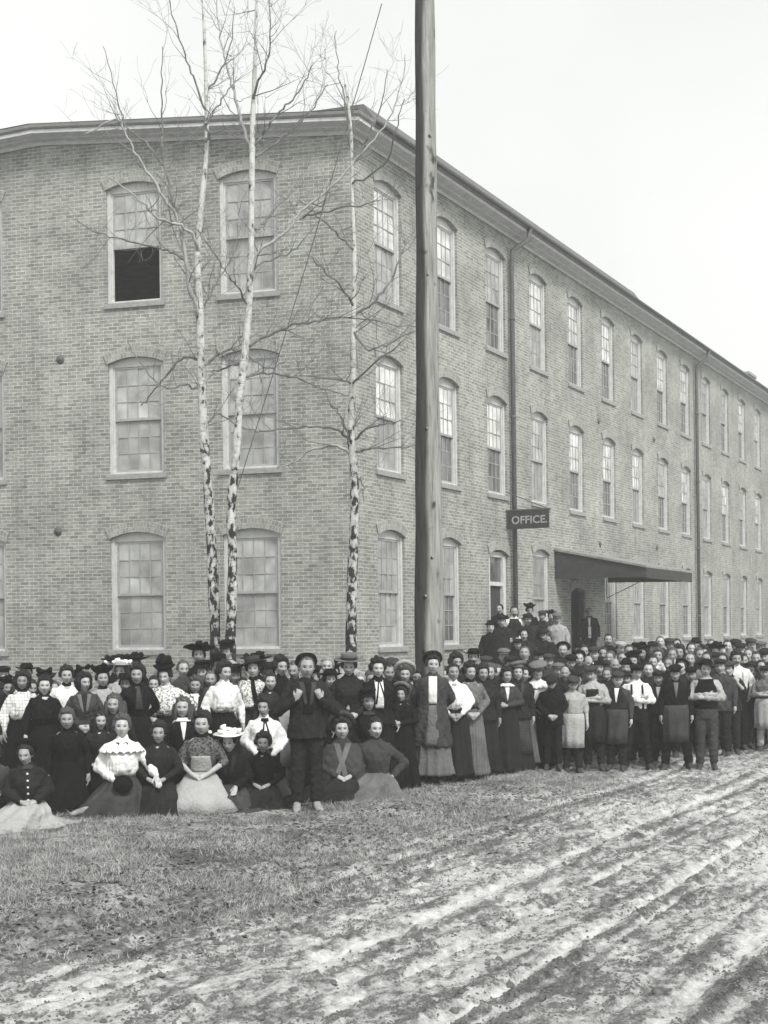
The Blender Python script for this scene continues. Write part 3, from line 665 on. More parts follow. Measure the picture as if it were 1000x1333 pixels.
def catmull(pts, n=5):
    out = []
    P = [pts[0]] + list(pts) + [pts[-1]]
    for i in range(1, len(P) - 2):
        for k in range(n):
            t = k / n; a, b, c, d = P[i - 1], P[i], P[i + 1], P[i + 2]
            out.append(.5 * ((2 * b) + (c - a) * t + (2 * a - 5 * b + 4 * c - d) * t * t + (3 * b - a - 3 * c + d) * t ** 3))
    out.append(P[-2]); return out
def twigs(mb, pts, r, rnd, depth, dens):
    """side twigs along a limb, curling upwards"""
    for i in range(1, len(pts) - 1):
        if rnd.random() > dens: continue
        d = (pts[i + 1] - pts[i]); L0 = d.length; d.normalize()
        side = Vector((rnd.gauss(0, 1), rnd.gauss(0, .8), rnd.gauss(.25, .6))).normalized()
        v = (d * .7 + side * .8).normalized(); p = pts[i].copy(); n = 6; ln = rnd.uniform(.35, 1.1) * (0.55 if depth else 1); q = [p]
        for k in range(n):
            v = (v + Vector((rnd.gauss(0, .16), rnd.gauss(0, .16), .07 + rnd.gauss(0, .12)))).normalized(); p = p + v * ln / n; q.append(p)
        rb = min(r[i] * .5, .011 if not depth else .006); mb.tube(q, [max(rb * (1 - k / (n + .5)), .0018) for k in range(n + 1)], 4, False)
        if depth < 2: twigs(mb, q, [rb] * len(q), rnd, depth + 1, .38 if depth else .5)
def tree(name, label, depthY, trunk, branches, seed, dens=.55):
    rnd = random.Random(seed); pts = [at_depth(x, y, depthY) for x, y, _ in trunk]; rad = [wd / 2 / FPX * depthY for *_, wd in trunk]
    root = empty(name, (pts[0].x, depthY, 0), 0, label, 'tree', 'birches before the gable wall'); off = Vector((pts[0].x, depthY, 0))
    pts = [Vector((pts[0].x, depthY, -.2))] + pts; rad = [rad[0] * 1.2] + rad
    sm = catmull([p - off for p in pts], 5); rs = [];
    for i in range(len(rad) - 1):
        for k in range(5): rs.append(rad[i] + (rad[i + 1] - rad[i]) * k / 5)
    rs.append(rad[-1]); rs = [r_ * (1 + rnd.uniform(-.09, .12)) for r_ in rs]
    mb = MB(); mb.tube(sm, rs, 12); mb.build('trunk', M['birch'], root, True)
    cr = MB(); ca = MB()
    twigs(cr, [p for p in sm if p.z > 5.5], [.02] * 200, rnd, 0, .2)
    for br in branches:
        wd = br[0]; P = br[1:]; y0 = depthY; q = []; dd = rnd.uniform(-1.3, 1.3)
        for i, (x, y) in enumerate(P): q.append(at_depth(x, y, y0 + dd * (i / max(1, len(P) - 1)) ** .8) - off)
        q = catmull(q, 5); q = [p + Vector((rnd.gauss(0, .012), rnd.gauss(0, .02), rnd.gauss(0, .012))) if 0 < i else p for i, p in enumerate(q)]
        r0_ = wd / 2 / FPX * y0; rr_ = [r0_ * (1 - .8 * i / len(q)) + .0015 for i in range(len(q))]
        lb = MB() if wd > 4.5 else cr; lb.tube(q, rr_, 6 if wd > 3 else 5); (lb.build('limb', M['pale_branch'], root, True) if wd > 4.5 else 0); twigs(cr, q, rr_, rnd, 0, dens)
    cr.build('crown', M['twig'], root)
    return root
tree('birch_tree', 'leafless white birch, leftmost of the close pair, beside the opened upper window', 24.0,
     [(281, 850, 15), (277, 740, 14), (271, 640, 13), (265, 560, 12), (262, 480, 11), (260, 405, 10), (257, 330, 8), (265, 240, 7), (269, 190, 6), (268, 100, 5), (264, -10, 3)],
     [(6, (260, 408), (247, 375), (241, 335), (233, 290), (210, 250), (180, 205), (165, 175), (150, 155), (110, 175), ),
      (3.5, (241, 338), (222, 328), (205, 322), (160, 312), (120, 300), (95, 285)),
      (4, (230, 280), (222, 250), (212, 200), (212, 160), (210, 120), (212, 60)),
      (3, (212, 215), (190, 185), (165, 165), (150, 120), (135, 60)),
      (4.8, (259, 330), (250, 305), (225, 290), (200, 280), (182, 260), (140, 230)),
      (3.5, (262, 480), (280, 465), (300, 455), (320, 462), (350, 480), (372, 470)),
      (4, (262, 470), (240, 465), (215, 490), (195, 515), (185, 530)),
      (3, (260, 408), (275, 380), (290, 355), (305, 330), (310, 290)),
      (4.8, (268, 185), (273, 175), (268, 165), (275, 150), (290, 130), (310, 100)),
      (3, (269, 150), (255, 110), (240, 70), (225, 20), (215, -20)), (3, (268, 120), (285, 95), (300, 60), (305, 10)),
      (3, (263, 510), (240, 500), (215, 505), (180, 470), (165, 440)), (2.5, (262, 560), (285, 540), (310, 555), (330, 560))], 5, .36)
tree('birch_tree', 'leafless white birch, rightmost of the close pair, with a wire tied to its trunk', 23.6,
     [(300, 845, 15), (303, 740, 13), (301, 660, 12), (307, 600, 11), (312, 520, 11), (319, 460, 10), (324, 400, 9), (327, 320, 8), (328, 215, 8), (330, 130, 6), (333, 60, 5), (334, -10, 3)],
     [(5, (327, 190), (315, 160), (305, 120), (293, 80), (285, 40), (280, -10)),
      (3.5, (331, 190), (345, 170), (365, 145), (385, 125), (400, 100), (408, 80)),
      (3.5, (331, 205), (355, 190), (385, 165), (405, 145), (425, 110)),
      (3.5, (330, 130), (337, 105), (348, 80), (352, 40), (350, -10)),
      (4.6, (325, 345), (340, 325), (375, 300), (392, 275), (430, 245), (465, 205), (500, 165), (520, 120), (528, 70)),
      (3.5, (390, 285), (420, 275), (465, 268), (495, 260)), (3, (325, 355), (345, 340), (380, 328), (405, 300), (420, 280)),
      (4, (320, 455), (345, 438), (375, 425), (410, 418), (450, 412), (500, 420), (545, 425)),
      (3.5, (319, 470), (290, 480), (275, 485)), (3.5, (318, 490), (350, 485), (385, 492), (420, 505), (455, 515)),
      (3, (324, 400), (310, 375), (295, 355), (280, 330), (255, 300)), (2.5, (326, 300), (345, 290), (365, 265), (395, 240))], 11, .36)
tree('birch_tree', 'leafless white birch standing alone between the gable windows and the tall pole', 24.4,
     [(457, 850, 15), (459, 740, 14), (462, 660, 12), (460, 600, 11), (457, 565, 10), (459, 500, 8), (460, 430, 7), (461, 330, 6), (458, 240, 5), (457, 170, 4), (450, 110, 3)],
     [(4.6, (458, 590), (435, 580), (405, 585), (385, 600), (360, 610)), (4, (458, 575), (440, 560), (420, 556), (380, 557), (340, 562), (318, 558)),
      (4, (460, 590), (480, 585), (510, 583), (540, 580)), (3.6, (459, 575), (478, 558), (500, 552), (525, 548)), (3.4, (458, 570), (450, 555), (440, 535), (430, 525), (420, 500)),
      (4.6, (461, 410), (485, 395), (505, 370), (520, 340), (530, 310)), (3.6, (460, 430), (480, 455), (510, 445), (540, 430)),
      (4, (460, 325), (445, 310), (425, 290), (405, 275), (390, 260)), (3.5, (461, 400), (445, 375), (420, 350), (400, 330)),
      (3, (458, 200), (452, 160), (447, 120), (440, 90), (436, 40)), (3, (459, 215), (478, 180), (495, 140), (505, 90)), (3, (458, 240), (500, 215), (515, 170), (525, 130)),
      (3, (460, 620), (472, 630), (474, 655)), (3, (459, 500), (440, 495), (400, 490), (370, 488)), (3, (459, 500), (490, 470), (530, 440))], 23, .36)
mb = MB(); a = at_depth(486, 50, 24.6); a = at_depth(497, 5, 24.6); b = at_depth(308, 640, 23.7); mb.tube([a + (b - a) * k / 12 - Z * .12 * math.sin(math.pi * k / 12) for k in range(13)], .009, 5)
wr = mb.build('guy_wire', M['iron']); tag(wr, 'thin dark wire slanting down to the right-hand birch of the pair', 'wire')
# ------------------------------------------------------------------ people: builders
TONE = dict(wh=.64, lg=.31, gr=.115, dg=.042, dk=.017, bk=.008)
_cl = {}
def cloth(tone, pat=None):
    k = (tone, pat)
    if k in _cl: return _cl[k]
    t = TONE.get(tone, tone); m, nt, b = newmat('cloth_%s_%s' % (tone, pat or 'plain'), .92, .12)
    tc = nd(nt, 'ShaderNodeTexCoord'); oi = nd(nt, 'ShaderNodeObjectInfo')
    ad = nd(nt, 'ShaderNodeVectorMath', operation='ADD'); nt.links.new(tc.outputs['Object'], ad.inputs[0]); nt.links.new(oi.outputs['Random'], ad.inputs[1])
    n = nd(nt, 'ShaderNodeTexNoise', Scale=5.0, Detail=7.0, Roughness=.65); nt.links.new(ad.outputs[0], n.inputs[0])
    v = .35 if t < .3 else .12
    r = ramp(nt, n.outputs[0], [(.3, t * (1 - v)), (.7, t * (1 + v))]); out = r.outputs[0]
    if pat in ('check', 'stripe'):
        for ax in ((0, 2) if pat == 'check' else (0,)):
            sx = nd(nt, 'ShaderNodeSeparateXYZ'); nt.links.new(tc.outputs['Object'], sx.inputs[0])
            f = nd(nt, 'ShaderNodeMath', operation='PINGPONG'); nt.links.new(sx.outputs[ax], f.inputs[0]); f.inputs[1].default_value = .022
            g = nd(nt, 'ShaderNodeMapRange'); nt.links.new(f.outputs[0], g.inputs[0]); g.inputs[1].default_value = .002; g.inputs[2].default_value = .005; g.inputs[3].default_value = .55; g.inputs[4].default_value = 1
            mm = nd(nt, 'ShaderNodeMixRGB', blend_type='MULTIPLY', Fac=1.0); nt.links.new(out, mm.inputs[1]); nt.links.new(g.outputs[0], mm.inputs[2]); out = mm.outputs[0]
    if pat == 'print':
        vn = nd(nt, 'ShaderNodeTexNoise', Scale=42.0, Detail=1.0); nt.links.new(tc.outputs['Object'], vn.inputs[0])
        g = ramp(nt, vn.outputs[0], [(.42, .3), (.5, 1.0)]); mm = nd(nt, 'ShaderNodeMixRGB', blend_type='MULTIPLY', Fac=1.0); nt.links.new(out, mm.inputs[1]); nt.links.new(g.outputs[0], mm.inputs[2]); out = mm.outputs[0]
    nt.links.new(out, b.inputs['Base Color'])
    n2 = nd(nt, 'ShaderNodeTexNoise', Scale=28.0, Detail=4.0); nt.links.new(ad.outputs[0], n2.inputs[0]); bump(nt, b, n2.outputs[0], .9, .016)
    b.inputs['Specular IOR Level'].default_value = .06
    _cl[k] = m; return m
def skin_mat(t, name, bt=.0042, eo=.0062, mw=.023, jaw=1.0, mz=-.066):
    m, nt, b = newmat(name, .6, .3)
    at = nd(nt, 'ShaderNodeAttribute', attribute_name='hl'); sx = nd(nt, 'ShaderNodeSeparateXYZ'); nt.links.new(at.outputs['Vector'], sx.inputs[0])
    ab = nd(nt, 'ShaderNodeMath', operation='ABSOLUTE'); nt.links.new(sx.outputs[0], ab.inputs[0])
    fr = nd(nt, 'ShaderNodeMapRange'); nt.links.new(sx.outputs[1], fr.inputs[0]); fr.inputs[1].default_value = -.045; fr.inputs[2].default_value = -.055
    n = nd(nt, 'ShaderNodeTexNoise', Scale=30.0, Detail=5.0); nt.links.new(at.outputs['Vector'], n.inputs[0])
    r = ramp(nt, n.outputs[0], [(.3, t * .8), (.7, t * 1.12)]); out = r.outputs[0]
    def M2(op, a, bv):
        q = nd(nt, 'ShaderNodeMath', operation=op)
        for i, s_ in enumerate((a, bv)):
            if isinstance(s_, (int, float)): q.inputs[i].default_value = s_
            else: nt.links.new(s_, q.inputs[i])
        return q.outputs[0]
    def ell(xs, cx, cz, ax, az, col, soft=.25, op=1.0):
        nonlocal out
        u = M2('DIVIDE', M2('SUBTRACT', xs, cx), ax); v = M2('DIVIDE', M2('SUBTRACT', sx.outputs[2], cz), az)
        d = M2('SQRT', M2('ADD', M2('MULTIPLY', u, u), M2('MULTIPLY', v, v)), 0)
        g = nd(nt, 'ShaderNodeMapRange'); nt.links.new(d, g.inputs[0]); g.inputs[1].default_value = 1 + soft; g.inputs[2].default_value = 1 - soft; g.inputs[4].default_value = op
        f = M2('MULTIPLY', g.outputs[0], fr.outputs[0])
        mm = nd(nt, 'ShaderNodeMixRGB'); nt.links.new(f, mm.inputs[0]); nt.links.new(out, mm.inputs[1]); mm.inputs[2].default_value = gray(col); out = mm.outputs[0]
    X = ab.outputs[0]
    ell(sx.outputs[0], 0, -.085, .062, .045, t * jaw, .5, 1.0 if jaw < 1 else 0)
    ell(X, .031, .019 + bt - .004, .019, bt, .07, .5, .8)          # brows
    ell(X, .031, .0, .0135, eo, .24, .2)               # eye white
    ell(X, .031, .0048, .0155, .0038, .05, .5)             # lashes
    ell(X, .0305, .0, .0072, .0068, .02, .2)              # iris
    ell(X, .009, -.046, .005, .0032, .06, .5)             # nostril
    ell(sx.outputs[0], 0, mz, mw, .0062, t * .42, .4)      # lips
    ell(sx.outputs[0], 0, mz + .0005, mw, .0014, .06, .5)
    nt.links.new(out, b.inputs['Base Color']); b.inputs['Subsurface Weight'].default_value = 0
    return m
M['skin'] = skin_mat(.35, 'skin'); M['skin_jaw'] = skin_mat(.32, 'skin_stubble', .0055, .005, .026, .62, -.067); M['skin_aged'] = skin_mat(.30, 'skin_aged', .003, .0042, .021, .85, -.068); M['skin_tan'] = skin_mat(.24, 'skin_deeper', .005, .0058, .026); M['skin_mid'] = skin_mat(.28, 'skin_medium', .005, .005, .027); M['skin_pale'] = skin_mat(.40, 'skin_pale', .003, .0068, .019, 1.0, -.063)
def hairmat(name, t):
    m = simple(name, t, .6, 9, .5, .6, stretch=(6, 6, 1), bd=.02, spec=.22); return m
M['hair_dk'] = hairmat('hair_dark', .014); M['hair_br'] = hairmat('hair_brown', .06); M['hair_lt'] = hairmat('hair_fair', .2)
M['shoe'] = simple('leather', .04, .45, 10, .4, .2); M['shoe_lt'] = simple('pale_muddy_leather', .22, .8, 20, .4, .3)

_k = np.random.default_rng(5).normal(size=(24, 3)); _k /= np.linalg.norm(_k, axis=1)[:, None]
def n3(co, sc, seed=0):
    s = np.zeros(len(co))
    for i in range(7):
        k = _k[(i + seed * 3) % 24]; s += np.sin(co @ k * sc * (1 + .37 * i) + seed * 1.7 + i * 2.1) / (1 + .3 * i)
    return s / 3.0
def fuse(mb, voxel, smooth=3, disp=None, name='m', sfac=.5):
    me = mb.mesh('t'); o = bpy.data.objects.new('t', me); COL.objects.link(o)
    r = o.modifiers.new('r', 'REMESH'); r.mode = 'VOXEL'; r.voxel_size = voxel; r.use_smooth_shade = True
    s = o.modifiers.new('s', 'SMOOTH'); s.iterations = smooth; s.factor = sfac
    dg = bpy.context.evaluated_depsgraph_get(); out = bpy.data.meshes.new_from_object(o.evaluated_get(dg))
    bpy.data.objects.remove(o); bpy.data.meshes.remove(me); out.name = name
    if disp is not None:
        n = len(out.vertices); co = np.empty(n * 3); out.vertices.foreach_get('co', co); co = co.reshape(-1, 3)
        no = np.empty(n * 3); out.vertex_normals.foreach_get('vector', no); no = no.reshape(-1, 3)
        out.vertices.foreach_set('co', disp(co, no).ravel()); out.update()
    return out
def capsule(mb, pts, rad, n=10):
    """closed tapered tube with rounded ends"""
    pts = [Vector(p) for p in pts]; d0 = (pts[0] - pts[1]).normalized(); d1 = (pts[-1] - pts[-2]).normalized()
    P = [pts[0] + d0 * rad[0] * .85, pts[0] + d0 * rad[0] * .5] + pts + [pts[-1] + d1 * rad[-1] * .5, pts[-1] + d1 * rad[-1] * .85]
    Rr = [rad[0] * .35, rad[0] * .85] + list(rad) + [rad[-1] * .85, rad[-1] * .35]
    mb.tube(P, Rr, n)
def ellrings(mb, rows, n=28, fold=None):
    """rows: (z, rx, ry, cx, cy); squarish ellipse"""
    rr = []
    for z, rx, ry, cx, cy in rows:
        ring = []
        for k in range(n):
            a = 2 * math.pi * k / n; c, s_ = math.cos(a), math.sin(a); e = .88
            f = 1.0 if fold is None else fold(a, z)
            ring.append(Vector((cx + rx * f * math.copysign(abs(c) ** e, c), cy + ry * f * math.copysign(abs(s_) ** e, s_), z)))
        rr.append(ring)
    mb.rings(rr)
HC = Vector((0, -.014, 1.576)); HS_ = 1.09
def head_mat(yaw, pitch, tilt=0):
    piv = Vector((0, .005, 1.47))
    return Matrix.Translation(piv) @ Matrix.Rotation(R(yaw), 4, 'Z') @ Matrix.Rotation(R(pitch), 4, 'X') @ Matrix.Rotation(R(tilt), 4, 'Y') @ Matrix.Translation(-piv) @ Matrix.Translation(HC) @ Matrix.Scale(HS_, 4)
def head_geo(sex, fv=0):
    n, m = 40, 30; vs = []; w_ = (1.0 if sex == 'm' else .95) * (1.0, .93, 1.06, .98)[fv]; jw = (.30, .38, .20, .26)[fv]; nl = (1.0, 1.25, .85, 1.1)[fv]; ez = (0, .002, -.002, 0)[fv]
    for i in range(m + 1):
        th = math.pi * i / m
        for k in range(n):
            a = 2 * math.pi * k / n; x = math.sin(th) * math.cos(a); y = math.sin(th) * math.sin(a); z = math.cos(th)
            if i in (0, m): x = y = 0
            X = x * .074 * w_; Y = y * .092; Zz = z * .113
            if z < 0: X *= 1 - jw * (-z) ** 1.6; Y = Y * (1 - .10 * (-z)) if y < 0 else Y * (1 - .42 * (-z) ** 1.3)
            if y < 0:
                Y = max(Y, -.088)
                f = -y; ax = abs(X)
                G = lambda dx, sxx, dz_, sz: math.exp(-(dx / sxx) ** 2 - (dz_ / sz) ** 2)
                Y -= .024 * nl * G(X, .012 + .002 * fv, Zz + .034, .013) + .011 * G(X, .0085, Zz + .010, .022)
                Y += .015 * G(ax - .031, .015, Zz - ez, .012)
                Y -= .006 * G(X, .05, Zz - .024, .011)
                Y -= .007 * G(X, .022, Zz + .066, .010); Y += .003 * G(X, .03, Zz + .079, .006)
                Y -= .010 * G(X, .024, Zz + .098, .014)
                Y -= .006 * G(ax - .042, .018, Zz + .028, .02)
            vs.append((X, Y, Zz))
    fs = [(i * n + k, (i + 1) * n + k, (i + 1) * n + (k + 1) % n, i * n + (k + 1) % n) for i in range(m) for k in range(n)]
    return vs, fs
# arm poses: elbow, wrist, hand direction, palm normal, curl  (for the +x arm; x mirrored unless a pair is given)
ARMS = {
    'pocket': [((.27, .05, 1.14), (.205, -.06, .97), (-.2, -.2, -1), (-1, 0, 0), .5), ((-.235, .03, 1.14), (-.245, -.06, .90), (0, -.15, -1), (1, 0, 0), .35)],
    'down': [((.235, .03, 1.14), (.25, -.05, .90), (0, -.1, -1), (-1, 0, 0), .35)],
    'clasp': [((.25, .02, 1.15), (.085, -.215, .985), (-.8, -.25, -.55), (0, 1, -.2), .6)],
    'lap': [((.245, -.02, 1.16), (.085, -.27, 1.06), (-.8, -.3, -.4), (0, .2, -1), .55)],
    'knees': [((.245, -.06, 1.17), (.11, -.33, 1.06), (-.1, -.85, -.5), (0, 0, -1), .15)],
    'lapel': [((.32, -.02, 1.09), (.135, -.19, 1.235), (-.35, 0, .9), (0, 1, 0), 1.1)],
    'cross': [((.255, -.06, 1.13), (-.03, -.235, 1.14), (-1, .06, .05), (0, 1, .2), .3), ((-.255, -.06, 1.13), (.03, -.20, 1.19), (1, .1, -.05), (0, 1, .2), .3)],
    'hip': [((.36, .04, 1.17), (.215, -.06, 1.02), (-.5, -.6, -.3), (0, .7, -.7), .4)],
    'waist': [((.25, .0, 1.14), (-.02, -.20, 1.10), (-1, -.1, .0), (0, 1, 0), .5), ((-.235, .03, 1.14), (-.25, -.05, .90), (0, -.1, -1), (1, 0, 0), .35)],
    'back': [((.25, .08, 1.14), (.09, .20, 1.0), (-1, .1, -.2), (0, -1, 0), .4)],
    'reach': [((.30, .0, 1.16), (.36, -.26, 1.06), (.25, -.7, -.5), (0, 0, -1), .35), ((-.25, .02, 1.15), (-.085, -.215, 1.02), (.8, -.25, -.4), (0, 1, -.2), .6)],
    'up': [((.27, -.05, 1.15), (.13, -.22, 1.33), (-.3, -.2, .9), (0, 1, 0), .9), ((-.235, .03, 1.14), (-.25, -.05, .90), (0, -.1, -1), (1, 0, 0), .35)],
}
def arms(pose, sex):
    A = ARMS[pose]; sh = .166 if sex == 'm' else .145
    out = [(Vector((sh, .012, 1.352)),) + tuple(Vector(v) for v in A[0][:4]) + (A[0][4],)]
    if len(A) == 2: out.append((Vector((-sh, .012, 1.352)),) + tuple(Vector(v) for v in A[1][:4]) + (A[1][4],))
    else:
        f = lambda v: Vector((-v[0], v[1], v[2])); out.append((Vector((-sh, .012, 1.352)),) + tuple(f(v) for v in A[0][:4]) + (A[0][4],))
    return out
def hand(mb, w_, d, n, curl, side):
    """palm, four bent fingers of different lengths, thumb from the side of the palm"""
    d = d.normalized(); n = (n - d * n.dot(d)).normalized(); s_ = d.cross(n) * side
    capsule(mb, [w_ - d * .01, w_ + d * .03, w_ + d * .075], [.025, .029, .030], 8)
    capsule(mb, [w_ + d * .03 + s_ * .015, w_ + d * .085 + s_ * .022], [.017, .015], 6); capsule(mb, [w_ + d * .03 - s_ * .015, w_ + d * .08 - s_ * .022], [.017, .015], 6)
    for j, (o, ln) in enumerate(((.027, .068), (.009, .078), (-.009, .072), (-.027, .056))):
        p = w_ + d * .085 + s_ * o; q = [p]; a = curl * .5
        for seg in (.45, .32, .23):
            v = d * math.cos(a) + n * math.sin(a) + s_ * o * 3; p = p + v.normalized() * ln * seg; q.append(p); a += curl * .9
        capsule(mb, q, [.0092, .0086, .008, .0068], 6)
    p = w_ + d * .025 + s_ * .028; capsule(mb, [p, p + d * .028 + s_ * .022 + n * .008, p + d * .055 + s_ * .026 + n * .02], [.0125, .0105, .0085], 6)
_body = {}
def body_mesh(sex, pose, stance, yaw, pitch, fine, fv=0):
    key = (sex, pose, stance, yaw, pitch, fine, fv)
    if key in _body: return _body[key]
    mb = MB(); f = sex == 'f'
    ellrings(mb, [(.80, .13, .10, 0, 0), (.92, .165 if f else .155, .12, 0, .005), (1.06, .115 if f else .135, .092, 0, 0), (1.2, .135 if f else .15, .105, 0, -.005), (1.31, .15 if f else .17, .118 if f else .115, 0, -.008), (1.385, .15 if f else .17, .095, 0, .0), (1.425, .10, .07, 0, 0)], 18)
    capsule(mb, [(0, .01, 1.38), (0, .002, 1.46), (0, -.004, 1.52)], [.062, .05 if f else .056, .05 if f else .056], 12)
    HM = head_mat(yaw, pitch); vs, fs = head_geo(sex, fv); mb.add([HM @ Vector(v) for v in vs], fs)
    for sx in (-1, 1):
        capsule(mb, [HM @ Vector((sx * .073, .008, .012)), HM @ Vector((sx * .079, .014, -.0)), HM @ Vector((sx * .072, .008, -.024))], [.012, .012, .008], 6)
    for i, (S, E, W, d, n, cu) in enumerate(arms(pose, sex)):
        k = .9 if f else 1.05
        capsule(mb, [S, S.lerp(E, .5), E], [.056 * k, .046 * k, .038 * k]); capsule(mb, [E, E.lerp(W, .35), W], [.038 * k, .037 * k, .024 * k])
        hand(mb, W, d, n, cu, -1 if i == 0 else 1)
    st = stance
    for sx in (-1, 1):
        h = Vector((sx * .09, 0, .88))
        if st in ('st', 'apart'):
            ap = .19 if st == 'apart' else .10; kn = Vector((sx * (ap + .09) / 2, -.01, .48)); an = Vector((sx * ap, .01, .09)); toe = an + Vector((sx * .012, -.07, -.045))
        elif st == 'kneel': kn = Vector((sx * .10, -.06, .48)); an = Vector((sx * .09, .36, .47)); toe = an + Vector((0, .12, -.0))
        elif st == 'heels': kn = Vector((sx * .13, -.30, .74)); an = Vector((sx * .09, .05, .70)); toe = an + Vector((0, .13, -.0))
        else: kn = Vector((sx * .12 - .1, -.28, .86)); an = Vector((sx * .06 - .22, -.08, .84)); toe = an + Vector((-.1, .03, 0))
        capsule(mb, [h, h.lerp(kn, .5), kn], [.085, .07, .055]); capsule(mb, [kn, kn.lerp(an, .35), an], [.052, .05, .03]); capsule(mb, [an, toe], [.03, .024], 8)
    me = fuse(mb, .0068 if fine else .0095, 2, None, 'body', .45)
    n = len(me.vertices); co = np.empty(n * 3); me.vertices.foreach_get('co', co); co = np.c_[co.reshape(-1, 3), np.ones(n)]
    hl = (co @ np.array(HM.inverted()).T)[:, :3]; at = me.attributes.new('hl', 'FLOAT_VECTOR', 'POINT'); at.data.foreach_set('vector', np.ascontiguousarray(hl).ravel())
    _body[key] = me; return me
TOR = {}    # torso profiles of garments: list of (z, rx, ry, cy)
TOR['blouse'] = [(1.045, .122, .100, 0), (1.075, .15, .132, -.018), (1.13, .170, .158, -.03), (1.22, .168, .160, -.028), (1.31, .170, .142, -.015), (1.385, .155, .105, 0), (1.425, .10, .075, 0), (1.45, .064, .062, .0)]
TOR['bodice'] = [(1.03, .128, .106, 0), (1.12, .142, .122, -.006), (1.22, .160, .142, -.018), (1.31, .168, .138, -.014), (1.385, .155, .105, 0), (1.425, .10, .075, 0), (1.45, .064, .062, .0)]
TOR['ladyjacket'] = [(.86, .235, .20, .0), (.95, .205, .165, 0), (1.05, .165, .135, 0), (1.13, .168, .148, -.01), (1.22, .185, .165, -.02), (1.31, .185, .152, -.014), (1.39, .168, .115, 0), (1.43, .11, .085, 0), (1.455, .075, .072, 0)]
TOR['longcoat'] = [(.50, .262, .245, .02), (.65, .25, .225, .01), (.80, .235, .20, .0), (.95, .21, .175, 0), (1.05, .185, .155, 0), (1.13, .195, .16, -.005), (1.22, .198, .165, -.012), (1.31, .190, .15, -.01), (1.39, .17, .115, 0), (1.43, .11, .085, 0), (1.455, .075, .072, 0)]
TOR['jacket'] = [(.80, .212, .165, .0), (.92, .205, .160, 0), (1.05, .182, .142, 0), (1.2, .195, .150, -.005), (1.31, .205, .148, -.005), (1.385, .190, .118, 0), (1.43, .115, .085, 0), (1.455, .078, .076, 0)]
TOR['shirt'] = [(.98, .165, .13, .0), (1.05, .166, .135, 0), (1.2, .180, .142, -.005), (1.31, .192, .140, -.005), (1.385, .180, .110, 0), (1.43, .105, .08, 0), (1.455, .068, .066, 0)]
TOR['vest'] = [(.96, .186, .156, .0), (1.05, .184, .158, 0), (1.2, .192, .166, -.006), (1.31, .176, .166, -.006), (1.37, .148, .146, -.003), (1.425, .125, .108, 0)]
TOR['shawl'] = [(.93, .27, .23, -.02), (1.0, .275, .24, -.03), (1.12, .255, .215, -.03), (1.22, .23, .19, -.02), (1.31, .205, .16, -.01), (1.39, .165, .115, 0), (1.43, .105, .085, 0), (1.46, .08, .078, 0)]
def torR(style, z):
    P = TOR[style]
    if z <= P[0][0]: return P[0][1:]
    for a, b in zip(P, P[1:]):
        if z <= b[0]: t = (z - a[0]) / (b[0] - a[0]); return tuple(a[i] + (b[i] - a[i]) * t for i in (1, 2, 3))
    return P[-1][1:]
def front(style, x, z, off):
    rx, ry, cy = torR(style, z); q = min(.985, abs(x) / (rx + .001)); return Vector((x, cy - ry * (1 - q ** 2.25) ** (1 / 2.25) - off, z))
_top = {}
SLV = dict(blouse=(.062, .064, .058, .052, .032), bodice=(.062, .060, .050, .043, .031), ladyjacket=(.066, .066, .056, .050, .042), longcoat=(.068, .068, .060, .056, .046), jacket=(.066, .064, .058, .054, .044), shirt=(.062, .062, .058, .052, .038), shawl=(.068, .066, .058, .054, .044))
def top_mesh(style, sex, pose, sleeve, var):
    key = (style, sex, pose, sleeve, var)
    if key in _top: return _top[key]
    mb = MB(); ellrings(mb, [(z, rx, ry, 0, cy) for z, rx, ry, cy in TOR[style]], 26)
    if style != 'vest':
        r = SLV[style]; capsule(mb, [(0, 0, 1.42), (0, -.002, 1.475)], [.062, .058], 12)
        for S, E, W, d, n, cu in arms(pose, sex):
            Wd = W - (W - E).normalized() * .012
            if sleeve == 'long':
                capsule(mb, [S, S.lerp(E, .5), E], r[:3]); capsule(mb, [E, E.lerp(Wd, .55), Wd], [r[2], r[3], r[4]])
                capsule(mb, [E.lerp(Wd, .93), Wd], [r[4] * 1.02, r[4] * 1.05], 10)
            else:
                e2 = E.lerp(W, .22); capsule(mb, [S, S.lerp(E, .5), E], r[:3]); capsule(mb, [E, e2], [r[2], r[3] * 1.02])
    def disp(co, no):
        amp = {'blouse': .015, 'bodice': .009, 'vest': .005}.get(style, .014)
        c2 = co * np.array([1, 1, 1.0]); d = n3(c2 * [1, 1, .55], 34, var) * amp + n3(c2, 70, var + 2) * amp * .35
        if style == 'longcoat' or style == 'ladyjacket': d += np.clip((1.0 - co[:, 2]) / .4, 0, 1) * .014 * np.sin(np.arctan2(co[:, 1], co[:, 0]) * 9 + var)
        if style == 'blouse': d += .004 * np.sin(np.arctan2(co[:, 1], co[:, 0]) * 30) * (np.abs(co[:, 0]) < .14) * np.clip((1.3 - co[:, 2]) / .2, 0, 1)
        return co + no * d[:, None]
    me = fuse(mb, .0115, 2, disp, 'top', .5); _top[key] = me; return me
def fold_fn(var, amp, z0, z1, k=11):
    rnd = random.Random(var); ph = [rnd.uniform(0, 6.28) for _ in range(4)]
    def f(a, z):
        t = min(1, max(0, (z0 - z) / (z0 - z1))); rg = lambda q: 1 - 2 * abs(math.sin(q / 2)); return 1 + amp * t * (rg(k * a + ph[0] + .9 * math.sin(2 * a + ph[1])) + .6 * rg((k * 2 - 3) * a + ph[2] + 1.2 * z) + .4 * math.sin(3 * a + ph[3]))
    return f
_low = {}
